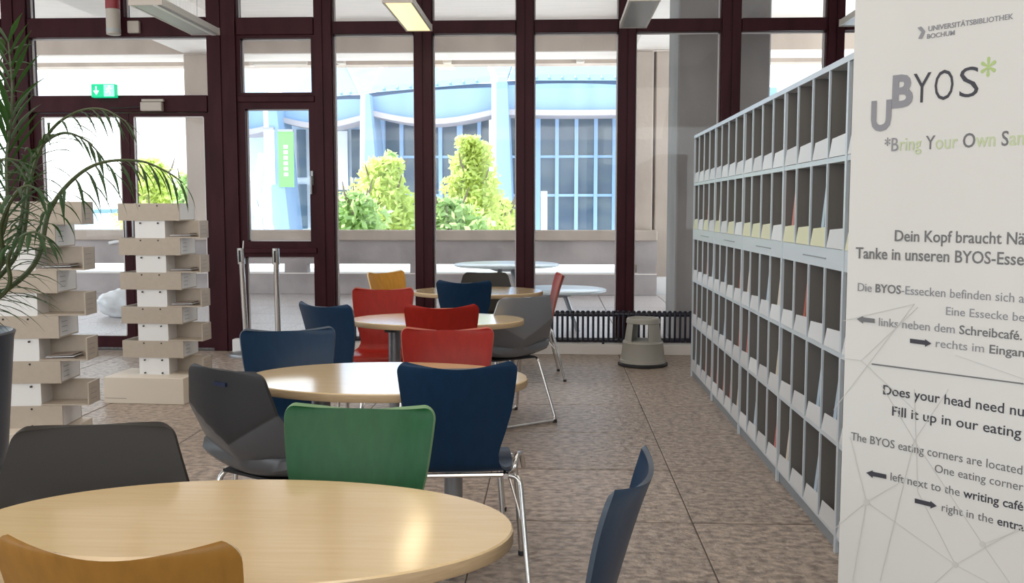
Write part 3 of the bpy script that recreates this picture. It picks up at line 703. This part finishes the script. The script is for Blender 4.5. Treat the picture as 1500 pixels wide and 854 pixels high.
put_text('lettering', [('*B', G, 0), ('ring ', M['green_soft'], 0), ('Y', L_, 0), ('our ', M['green_soft'], 0), ('O', L_, .01), ('wn ', M['green_soft'], .01), ('S', L_, .01), ('andwich', M['green_soft'], .01)], 1296, 222, 1500, 19, '*Bring Your Own San')
put_text('lettering', [('Dein Kopf braucht Nährstoffe', L_, .010)], 1310, 353, 1500, 16, 'Dein Kopf braucht Nä')
put_text('lettering', [('Tanke in unseren BYOS-Essecken', L_, .010)], 1254, 378, 1500, 16, 'Tanke in unseren BYOS-Esse')
put_text('lettering', [('Die ', G, 0), ('BYOS', L_, .012), ('-Essecken befinden sich an', G, 0)], 1256, 426, 1500, 12, 'Die BYOS-Essecken befinden sich a')
put_text('lettering', [('Eine Essecke befindet', G, 0)], 1385, 461, 1500, 12, 'Eine Essecke be')
put_text('lettering', [('links neben dem ', G, 0), ('Schreibcafé.', L_, .012)], 1287, 477, 1497, 12)
put_text('lettering', [('rechts im ', G, 0), ('Eingang', L_, .012)], 1370, 508, 1500, 12, 'rechts im Eingan')
put_text('lettering', [('Does your head need nutrients', I, .006)], 1293, 577, 1500, 14, 'Does your head need nu')
put_text('lettering', [('Fill it up in our eating corners', I, .006)], 1306, 608, 1496, 14, 'Fill it up in our eating')
put_text('lettering', [('The BYOS eating corners are located', L_, -.002)], 1247, 644, 1500, 12)
put_text('lettering', [('One eating corner', L_, -.002)], 1369, 691, 1500, 12, 'One eating corner')
put_text('lettering', [('left next to the ', L_, -.002), ('writing café', I, .010)], 1304, 703, 1500, 12)
put_text('lettering', [('right in the ', L_, -.002), ('entrance', I, .010)], 1379, 748, 1500, 12, 'right in the entra')
def flat(name, pts, mt, th=.0012):
    q = [onb(*p) for p in pts]; MB().prism([(a[0], ytext, a[1]) for a in q], (0, side * th, 0)).build(name, mt, e)
def arrow(x0, y0, x1, y1, left, mt):
    h = 3.2; dx, dy = x1 - x0, y1 - y0
    if left: pts = [(x0, y0), (x0 + 9, y0 - 5 + dy * .3), (x0 + 9, y0 - h + dy * .3), (x1, y1 - h), (x1, y1 + h), (x0 + 9, y0 + h + dy * .3), (x0 + 9, y0 + 6 + dy * .3)]
    else: pts = [(x1, y1), (x1 - 9, y1 - 5 - dy * .3), (x1 - 9, y1 - h - dy * .3), (x0, y0 - h), (x0, y0 + h), (x1 - 9, y1 + h - dy * .3), (x1 - 9, y1 + 6 - dy * .3)]
    flat('arrow', pts, mt)
arrow(1256, 467, 1282, 470, True, L_); arrow(1334, 499, 1365, 503, False, I); arrow(1270, 692, 1299, 698, True, I); arrow(1341, 733, 1373, 741, False, I)
flat('rule_line', [(1278, 532), (1500, 561), (1500, 563), (1278, 534)], L_)
flat('chevron_logo', [(1345, 41), (1350, 39), (1356, 46), (1351, 57), (1346, 57), (1351, 47)], G)
net = [((1222, 600), (1340, 445)), ((1340, 445), (1236, 470)), ((1270, 735), (1400, 827)), ((1270, 735), (1222, 775)), ((1400, 827), (1500, 770)), ((1440, 797), (1340, 645)), ((1270, 735), (1246, 640)), ((1270, 735), (1330, 700)),
       ((1270, 735), (1250, 850)), ((1340, 645), (1292, 565)), ((1340, 645), (1390, 570)), ((1340, 645), (1290, 850)), ((1400, 827), (1345, 720)), ((1440, 797), (1480, 854)), ((1400, 827), (1370, 854)), ((1400, 827), (1450, 854)), ((1230, 524), (1262, 528)), ((1262, 528), (1340, 600)), ((1400, 520), (1500, 555)), ((1345, 720), (1340, 570)), ((1262, 528), (1345, 450)), ((1440, 797), (1500, 775))]
nm = MB()
for (xa, ya), (xb, yb_) in net:
    a = onb(xa, ya); b = onb(xb, yb_); dx, dz = b[0] - a[0], b[1] - a[1]; l = math.hypot(dx, dz); nx, nz = -dz / l * .0009, dx / l * .0009
    nm.prism([(a[0] + nx, ytext, a[1] + nz), (b[0] + nx, ytext, b[1] + nz), (b[0] - nx, ytext, b[1] - nz), (a[0] - nx, ytext, a[1] - nz)], (0, side * .0006, 0))
for c_ in ((1400, 827), (1270, 735), (1440, 797)):
    a = onb(*c_); nm.prism([(a[0] + .008 * math.cos(t * PI / 6), ytext, a[1] + .008 * math.sin(t * PI / 6)) for t in range(12)], (0, side * .0008, 0))
nm.build('network_pattern', M['line_print'], e)

# palm in planter ------------------------------------------------------
PX, PY = -2.24, 3.32
e = thing('planter', 'tall slate-blue tapered planter at the left edge of the picture', 'planter', (PX, PY, 0))
MB().lathe([(.17, 0), (.19, .02), (.265, .93), (.272, .95), (.262, .955), (.25, .94), (.245, .90)], 40).build('pot', M['pot'], e, True)
MB().lathe([(.246, .87), (.246, .90), (.12, .915)], 32).build('soil', M['soil'], e, True)
palm = thing('potted_palm', 'green feather palm arching out of the slate-blue planter', 'palm', (PX, PY, .90))
MB().lathe([(.05, 0), (.06, .02), (.035, .16), (.02, .22)], 14).build('trunk_base', M['stem'], palm, True)
def leaflet(p, d, L, w, droop, up):
    """tapered drooping strip with a folded midrib"""
    n = 6; pts = []; q = Vector(p); dr = Vector(d).normalized()
    for i in range(n + 1):
        pts.append(q.copy()); dr = (dr + Vector((0, 0, -droop / n))).normalized(); q = q + dr * (L / n)
    vs = []; fs = []
    for i, a in enumerate(pts):
        t = (pts[min(i + 1, n)] - pts[max(i - 1, 0)]).normalized(); s = t.cross(up); s = s.normalized() if s.length > .05 else t.cross(Vector((1, 0, 0))).normalized()
        k = i / n; ww = w * (.35 + 1.3 * k if k < .5 else 2.0 * (1 - k) + .02); nn = s.cross(t)
        vs += [a + s * ww, a + nn * ww * .35, a - s * ww]
    for i in range(n): fs += [(i * 3, i * 3 + 1, i * 3 + 4, i * 3 + 3), (i * 3 + 1, i * 3 + 2, i * 3 + 5, i * 3 + 4)]
    return vs, fs
def frond(ctrl, start, Lf, w, droop, sides=(1, -1), sp=.045, fwd=.7, lift=.0):
    base = Vector((PX, PY, .95)); pts = curve([base] + [W(*c) for c in ctrl], 8); org = Vector((PX, PY, .90))
    fr = MB(); nP = len(pts); fr.tube([p - org for p in pts], [.008 * (1 - i / nP) + .0022 for i in range(nP)], 6); f = fr.build('frond', M['stem'], palm, True)
    L = [0]
    for i in range(1, nP): L.append(L[-1] + (pts[i] - pts[i - 1]).length)
    s = L[-1] * start; tot = L[-1]
    while s < tot:
        i = max(k for k in range(nP) if L[k] <= s); i = min(i, nP - 2); t = (s - L[i]) / max(1e-6, L[i + 1] - L[i]); p = pts[i].lerp(pts[i + 1], t); T = (pts[i + 1] - pts[i]).normalized()
        k = (s / tot - start) / (1 - start); ll = Lf * (.55 + .9 * k if k < .4 else .91 - .75 * (k - .4)) * random.uniform(.85, 1.1)
        Sd = T.cross(Vector((0, 0, 1))); Sd = Sd.normalized() if Sd.length > .15 else Vector((1, -.2, 0)).normalized()
        for sd in sides:
            d = Sd * sd + T * (fwd + .9 * k) + Vector((0, 0, lift)) + Vector((random.uniform(-.12, .12), random.uniform(-.12, .12), random.uniform(-.12, .12)))
            vs, fs = leaflet(p - org, d, ll, w * random.uniform(.8, 1.15), droop * random.uniform(.8, 1.25), Vector((0, 0, 1)))
            MB().add(vs, fs).build('leaflet', M['palm'], f, True)
        s += sp * random.uniform(.85, 1.15)
frond([(40, 400, 3.3), (72, 310, 3.3), (108, 262, 3.3), (150, 238, 3.3), (205, 236, 3.3), (245, 252, 3.3), (268, 268, 3.3)], .50, .27, .0065, 2.2, sp=.040)
frond([(20, 380, 3.4), (45, 260, 3.4), (72, 195, 3.4), (110, 165, 3.4), (150, 160, 3.4), (185, 178, 3.4)], .40, .30, .0055, 1.5, sp=.045)
frond([(0, 350, 3.3), (10, 230, 3.3), (18, 140, 3.3), (12, 60, 3.3)], .25, .30, .011, .6, sp=.045, lift=.5)
frond([(5, 430, 3.15), (12, 380, 3.1), (28, 350, 3.05), (50, 340, 3.0), (72, 352, 3.0)], .12, .24, .008, 1.3, sp=.034)
frond([(-5, 400, 3.2), (2, 330, 3.1), (22, 285, 3.0), (42, 272, 3.0), (64, 285, 3.0)], .15, .24, .008, 1.4, sp=.036)
frond([(-20, 380, 3.4), (-35, 250, 3.5), (-20, 140, 3.5), (5, 80, 3.5)], .25, .30, .011, 1.0, sp=.045)
frond([(15, 370, 3.5), (40, 260, 3.5), (60, 215, 3.5), (92, 195, 3.5), (125, 205, 3.5), (150, 230, 3.5)], .40, .26, .007, 1.0, sp=.045)
frond([(-10, 410, 3.25), (-25, 330, 3.2), (-25, 270, 3.15), (0, 235, 3.1), (30, 235, 3.1)], .12, .30, .007, 1.3, sp=.038)
frond([(-30, 420, 3.2), (-70, 330, 3.1), (-130, 290, 3.0), (-190, 330, 2.95)], .35, .25, .008, 1.2, sp=.09)

# ================================================================== OUTSIDE
# terrace
tb = struct(MB().box(-16, 3.6, YF + .12, 16.1, -.5, -.035).build('terrace_base', M['grout']))
for i in range(20):
    for j in range(6):
        xa = -15.6 + i * .96; ya = YF + .2 + j * 1.05
        if xa < -9: continue
        MB().bbox(xa + .004, xa + .956, ya + .004, ya + 1.046, -.03, -.004, .004).build('terrace_paver', M['paver'], tb)
# parapet with slots (seat-high openings)
PYF = 15.55
e = thing('terrace_parapet', 'weathered concrete parapet with low slot openings around the terrace', 'parapet')
def seg(px0, px1): return W(px0, 300, PYF).x, W(px1, 300, PYF).x
pan = MB().box(-16, W(962, 400, PYF).x, PYF, PYF + .22, 0, .335).build('lower_wall', M['conc_d'], e)
MB().box(-16, W(962, 400, PYF).x, PYF, PYF + .22, .50, .885).build('upper_wall', M['conc_d'], e)
MB().bbox(-16, W(962, 400, PYF).x, PYF - .06, PYF + .30, .885, 1.055, .015).build('coping', M['conc'], e)
MB().box(-16, W(962, 400, PYF).x, PYF - .008, PYF + .25, .335, .352).build('slot_sill', M['conc_l'], e)
piers = [(-60, -20), (60, 75), (300, 322), (415, 448), (600, 622), (936, 962)]
for a, b in piers:
    x0, x1 = seg(a, b); MB().box(x0, x1, PYF + .002, PYF + .218, .335, .50).build('pier', M['conc_d'], e)
struct(MB().box(-16, 6, 15.8, 21, -.5, .28).build('outer_ledge', M['white']))
# columns and canopy
def column(x0, x1, y0, y1, z1, m, label, joint=None):
    e = thing('concrete_column', label, 'column', ((x0 + x1) / 2, (y0 + y1) / 2, 0)); hx, hy = (x1 - x0) / 2, (y1 - y0) / 2
    if joint is None: MB().bbox(-hx, hx, -hy, hy, -.03, z1, .015).build('shaft', m, e)
    else:
        j = joint - (x0 + x1) / 2; MB().bbox(-hx, j - .02, -hy, hy, -.03, z1, .015).build('shaft', m, e); MB().bbox(j + .02, hx, -hy + .03, hy, -.03, z1, .015).build('shaft', m, e)
        MB().box(j - .02, j + .02, -hy + .12, hy, -.03, z1).build('joint_strip', M['conc_d'], e)
    return e
column(W(268, 77, 15.9).x, W(334, 77, 15.9).x, 15.9, 16.6, 3.96, M['conc'], 'tan concrete column beyond the parapet, seen through the right glass door')
column(W(929, 77, 15.9).x, W(1010, 77, 15.9).x, 15.9, 16.6, 3.96, M['conc'], 'tan concrete column with dark vertical joint, beyond the right end of parapet', W(960, 77, 15.9).x)
column(1.262, 2.20, 10.02, 10.83, 4.4, M['conc_g'], 'broad grey concrete column just outside the window behind the rack')
cn = struct(MB().box(-20, 10, YF + .18, 19.4, 4.46, 4.75).build('canopy_soffit', M['conc_l']))
MB().box(-20, 10, 15.9, 16.72, 3.97, 4.46).build('edge_beam', M['conc'], cn)
MB().box(-20, 10, 15.92, 16.70, 3.955, 3.972).build('lit_underside', M['conc_l'], cn)  # paler sheet under the beam: bounced sunlight put into its colour
MB().box(-20, 10, 19.0, 19.4, 4.23, 4.46).build('outer_beam', M['conc'], cn)
for a, b in ((268, 334), (929, 1010)):
    MB().box(W(a, 77, 15.9).x, W(b, 77, 15.9).x, YF + .2, 15.9, 3.98, 4.46).build('cross_beam', M['conc_l'], cn)
for px0, px1 in ((366, 450), (500, 510), (655, 665), (850, 866)):
    x0, x1 = W(px0, 92, 18.9).x, W(px1, 92, 18.9).x
    if px1 - px0 > 30:
        ee = thing('canopy_tube_lamp', 'slim grey tube lamp fixed under the outer edge of the canopy', 'lamp', (x0, 18.9, 4.26)); MB().tube([(0, 0, 0), (x1 - x0, 0, 0)], .045, 8).build('tube', M['beige'], ee, True); MB().box(0, .08, -.05, .10, -.05, .2).build('bracket', M['beige'], ee)
    else:
        o = MB().bbox(-.08, .08, -.09, .09, -.09, .09, .01).build('canopy_socket', M['beige'], None, loc=(x0, 18.91, 4.32))
        tag(o, 'small pale box under the canopy edge, seen %s' % {500: 'above the left small tree', 655: 'above the tallest tree', 850: 'between the two right dark mullions'}[px0], 'junction box')
# outdoor tables
def otable(x, y, z, r, label, low=False):
    e = thing('outdoor_table', label, 'table', (x, y, 0))
    MB().lathe([(r - .02, z - .03), (r, z - .022), (r, z - .005), (r - .01, z)], 48).build('tabletop', M['table_out'], e, True)
    MB().lathe([(.14, z - .09), (.30 if not low else .2, z - .03)], 20).build('collar', M['alu'], e, True)
    for k in range(4):
        a = PI / 4 + k * PI / 2; MB().tube([(.10 * math.cos(a), .10 * math.sin(a), z - .06), (.36 * math.cos(a) * (r / .63), .36 * math.sin(a) * (r / .63), 0)], .026, 8).build('leg', M['alu'], e, True)
otable(-.575, 11.55, .74, .635, 'larger sky-tinted pale round table standing out on the terrace')
otable(.05, 11.15, .47, .56, 'low sky-tinted pale round table on the terrace, behind the edge-on red chair', True)
# plastic sack
e = thing('plastic_sack', 'crumpled white plastic sack lying on the terrace outside the glass doors', 'bag', (-5.6, 12.2, 0))
bm = bmesh.new(); bmesh.ops.create_icosphere(bm, subdivisions=4, radius=1)
from mathutils import noise as mn
for v in bm.verts:
    p = v.co.copy(); k = 1 + .22 * mn.noise(p * 1.7) + .09 * mn.noise(p * 5) + .04 * abs(mn.noise(p * 11)); v.co = Vector((p.x * .33 * k, p.y * .26 * k, max(0, .17 + p.z * .19 * k)))
me = bpy.data.meshes.new('sack_body'); bm.to_mesh(me); bm.free(); me.materials.append(M['bag']); me.polygons.foreach_set('use_smooth', [True] * len(me.polygons)); put('sack_body', me, e)
mb = MB(); mb.tube(curve([(-.05, -.05, .30), (.1, -.16, .26), (.22, -.2, .12), (.36, -.2, .03)], 5), [.03] * 10 + [.02] * 5 + [.012], 8); mb.build('sack_neck', M['bag'], e, True)
# railing stick at left
o = MB().tube([W(160, 356, 15.53), W(200, 348, 15.53)], .03, 8).build('handrail', M['white']); tag(o, 'short white rail end seen left of the farther leaflet tower', 'rail')

# ground and far land
struct(MB().box(-2500, 2500, 20, 4000, -9.2, -9).build('ground', M['land']))
hill = MB(); N = 60
ridge = [(-1800 + 3600 * i / N, 6 + 14 * (mn.noise(Vector((i * .23, 2.1, 0))) + .5)) for i in range(N + 1)]
hill.prism([(x, 2300, -10 + z) for x, z in ridge] + [(1800, 2300, -12), (-1800, 2300, -12)], (0, 300, 0)); struct(hill.build('hills', M['land']))
struct(MB().box(-60, 60, 24, 60, -9, -5.2).build('courtyard', M['conc_l']))

# building opposite (hall with folded shell roof)
BD = 52.0
bl = thing('lecture_hall', 'haze-blue concrete and glass hall with folded shell roof across the courtyard', 'building')
def poly(name, pts, d, th, m, parent=None):
    q = [W(p[0], p[1], p[2] if len(p) > 2 else d) for p in pts]; return MB().prism(q, (0, th, 0)).build(name, m, parent or bl)
# glazed drum: panes and mullions
gx = [556 + 28.9 * k for k in range(25)]
rowsy = [170, 229, 286, 343, 400]
glz = bpy.data.objects.new('glazed_wall', None); C.objects.link(glz); glz.parent = bl
gm = MB(); p0 = W(545, 160, BD + 1.2); p1 = W(1300, 420, BD + 1.2); gm.box(p0.x, p1.x, BD + 1.2, BD + 1.6, p1.z, p0.z); gm.build('backing_wall', M['hazedark'], bl)
for i in range(len(gx) - 1):
    for j in range(len(rowsy) - 1):
        a = W(gx[i], rowsy[j], BD); b = W(gx[i + 1], rowsy[j + 1], BD)
        o = MB().box(a.x + .06, b.x - .06, BD + .9, BD + .96, b.z + .05, a.z - .05).build('pane', M['bglass'], bl)
        o.rotation_euler = (0, 0, 0)
for i, x in enumerate(gx):
    w = .10 if i % 4 else .16; a = W(x, rowsy[0], BD); b = W(x, rowsy[-1], BD); MB().box(a.x - w, a.x + w, BD + .6, BD + 1.2, b.z, a.z).build('mullion', M['mull_blue'], bl)
for y in rowsy[1:]:
    a = W(gx[0], y, BD); b = W(gx[-1], y, BD); MB().box(a.x, b.x, BD + .7, BD + 1.2, a.z - .07, a.z + .07).build('transom', M['mull_blue'], bl)
bpy.data.objects.remove(glz)
# columns between bays
def bcol(xt0, xt1, xb0, xb1, yt):
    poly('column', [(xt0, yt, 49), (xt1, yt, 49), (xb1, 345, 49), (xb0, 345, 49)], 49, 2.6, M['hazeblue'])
    poly('column_lit_flank', [(xt0 - 7, yt, 49.3), (xt0, yt, 49), (xb0, 345, 49), (xb0 - 7, 345, 49.3)], 49, 2.4, M['hazelight'])  # lighter copy of the column colour stands for sun on its left face
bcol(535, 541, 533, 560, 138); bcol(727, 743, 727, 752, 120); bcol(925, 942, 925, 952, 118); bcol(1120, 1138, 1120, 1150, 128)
bcol(392, 404, 400, 425, 150); bcol(300, 310, 300, 322, 165)
# fascias: lower wall with curved underside and warm rim, dark joint, shell roof fold
def bay(xa, xb, ya, yb, yl, cy, d=50.0):
    """fascia between two columns: joint line from (xa,ya) to (xb,yb); bottom curve: yl at the ends, cy in the middle"""
    n = 10; top = []; bot = []
    for k in range(n + 1):
        t = k / n; x = xa + (xb - xa) * t; top.append((x, ya + (yb - ya) * t + 6 - 3 * math.sin(PI * t))); bot.append((x, yl + (cy - yl) * math.sin(PI * t)))
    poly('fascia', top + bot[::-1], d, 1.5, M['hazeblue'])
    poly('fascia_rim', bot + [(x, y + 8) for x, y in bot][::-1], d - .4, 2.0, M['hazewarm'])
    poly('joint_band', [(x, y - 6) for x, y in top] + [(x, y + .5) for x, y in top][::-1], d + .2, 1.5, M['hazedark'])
    # ribbed shell fold leaning back
    q = [W(xa + 4, ya - 1, d), W(xb - 4, yb - 1, d), W(xb - 26, yb - 60, d + 9), W(xa + 40, ya - 62, d + 9)]
    MB().prism(q, (0, .6, .4)).build('shell_fold', M['hazeroof'], bl)
    nr = 9; rb = MB()
    for k in range(1, nr):
        t = k / nr; a = q[0].lerp(q[1], t); b = q[3].lerp(q[2], t); rb.tube([a + Vector((0, .12, .12)), b + Vector((0, -.05, .05))], .07, 5)
    rb.build('shell_rib', M['hazeblue'], bl)
bay(538, 722, 137, 122, 160, 174); bay(742, 925, 119, 119, 160, 161); bay(942, 1122, 119, 126, 160, 161)
bay(402, 530, 150, 139, 168, 180, 50.5); bay(312, 395, 165, 152, 182, 190, 51)
# gap folds above the columns
for x, y in ((532, 138), (735, 120), (933, 118)):
    q = [W(x - 6, y, 50), W(x + 8, y, 50), W(x + 26, y - 52, 57), W(x - 30, y - 52, 57)]; MB().prism(q, (0, .4, .3)).build('valley_fold', M['hazeblue'], bl)
# wall behind the left bays
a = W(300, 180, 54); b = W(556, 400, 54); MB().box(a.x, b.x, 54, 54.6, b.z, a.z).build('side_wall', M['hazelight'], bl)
for k in range(7):
    x = 415 + k * 20; a = W(x, 190, 53.9); b = W(x + 14, 260, 53.9)
    MB().box(a.x, b.x, 53.8, 54, b.z, a.z).build('side_pane', M['bglass'], bl); c = W(x, 335, 53.9); a2 = W(x, 270, 53.9); MB().box(a2.x, b.x, 53.8, 54, c.z, a2.z).build('side_pane', M['bglass'], bl)
# diagonal struts and banners at left
for (xa, ya, xb, yb_) in ((362, 340, 384, 225), (384, 345, 360, 240), (375, 340, 398, 250), (398, 340, 372, 260)):
    MB().tube([W(xa, ya, 46), W(xb, yb_, 46)], .18, 6).build('strut', M['hazelight'], bl)
def cloth(x0, x1, y0, y1, d, m, label):
    a = W(x0, y0, d); b = W(x1, y1, d); o = thing('hanging_banner', label, 'banner', (a.x, d, b.z)); MB().box(0, b.x - a.x, 0, .06, 0, a.z - b.z).build('cloth', m, o)
    MB().box(0, b.x - a.x, -.05, .10, a.z - b.z, a.z - b.z + .12).build('rod', M['alu'], o)
    if m is M['ban_g']:
        g = MB(); w = b.x - a.x; h = a.z - b.z
        for k in range(6): g.box(w * .35, w * .62, -.012, 0, h * (.2 + .1 * k), h * (.26 + .1 * k))
        g.build('print_block', M['ban_w'], o)
cloth(407, 431, 193, 274, 48.92, M['ban_g'], 'green banner hanging on the hall across the courtyard')
cloth(386, 403, 190, 270, 48.92, M['ban_w'], 'white banner beside the green one, across the courtyard')
cloth(491, 510, 192, 278, 53.7, M['ban_w'], 'white banner at left edge of the window bay, left of the small tree')
# lamp mast and trees
o = MB().tube([Vector((W(797, 345, 40).x, 40, -5.2)), W(797, 280, 40)], .13, 8).build('mast', M['white']); tag(o, 'thin white mast in front of the glass hall', 'mast')
o = MB().tube([Vector((W(722, 345, 47).x, 47, -5.2)), W(721, 176, 47)], .16, 8).build('sunlit_edge', M['white']); tag(o, 'bright white pipe for the sunlit edge of the broad column of the hall', 'highlight')  # added white strip: sunlight on the left edge of the column
def tree(px, py_top, d, wpx, hpx, m, label, n=2600, leaf=.16, blobs=9):
    base = W(px, 340, d); g = Vector((base.x, d, -5.2)); top = W(px, py_top, d); e = thing('courtyard_tree', label, 'tree', g)
    Rr = wpx / F * d / 2; zt = top.z - g.z; hz = hpx / F * d
    t = MB(); t.tube(curve([(0, 0, 0), (.05, 0, zt * .4), (-.04, .03, zt * .9)], 6), [.14 - .009 * k for k in range(13)], 8)
    for k in range(9):
        a = k * 2.4; z0 = zt - hz * (.95 - .08 * k); t.tube([(0, 0, z0), (Rr * .5 * math.cos(a), Rr * .5 * math.sin(a), z0 + .5), (Rr * .6 * math.cos(a), Rr * .6 * math.sin(a), z0 + .8)], [.05, .03, .012], 5)
    t.build('trunk', M['bark'], e, True)
    bl_ = []
    for k in range(blobs):
        q = k / (blobs - 1); z = zt - hz * (1 - q) ; rr = Rr * (1.0 - .72 * q) ; a = random.uniform(0, 6.28); bl_.append((Vector((rr * .62 * math.cos(a), rr * .5 * math.sin(a), z)), rr * .62 + .12))
        a += 2.6; bl_.append((Vector((rr * .62 * math.cos(a), rr * .5 * math.sin(a), z - .25)), rr * .55 + .12))
    L = MB()
    for i in range(n):
        c, r = random.choice(bl_); v = Vector((random.gauss(0, 1), random.gauss(0, 1), random.gauss(0, 1))).normalized() * r * random.uniform(.35, 1.3); p = c + v; p.z = min(p.z, zt + .1)
        s = leaf * random.uniform(.6, 1.25); u = Vector((random.gauss(0, 1), random.gauss(0, 1), random.gauss(0, 1))).normalized(); w_ = u.orthogonal().normalized()
        L.add([p - u * s, p + w_ * s * .45, p + u * s, p - w_ * s * .45], [(0, 1, 2, 3)])
    f = L.build('foliage', m, e); f['kind'] = 'stuff'
tree(690, 208, 27, 105, 150, M['leaf_y'], 'bright yellow-green tree, tallest, beyond the parapet in the middle bay', 6500, .115)
tree(560, 240, 26, 130, 110, M['leaf_y'], 'yellow-green bushy tree beyond the parapet, in the bay left of the tallest', 6500, .115)
tree(572, 228, 29, 26, 110, M['leaf_g'], 'slim green sapling spire poking above the left bushy tree', 900, .14)
tree(655, 300, 25, 110, 60, M['leaf_g'], 'low pale green bush at the foot of the tallest tree', 2400, .14)
tree(520, 290, 24, 90, 60, M['leaf_g'], 'low pale green bush at the left foot of the bushy tree', 2000, .14)
tree(740, 300, 28, 60, 50, M['leaf_y'], 'small yellow-green bush right of the tallest tree', 1200, .14)
tree(228, 240, 26, 100, 110, M['leaf_y'], 'yellow-green tree seen through the right glass door', 4000, .115)
tree(275, 262, 24, 50, 80, M['leaf_g'], 'green bush beside the tan column, seen through the right glass door', 1300, .14)
print('objects', len(bpy.data.objects))
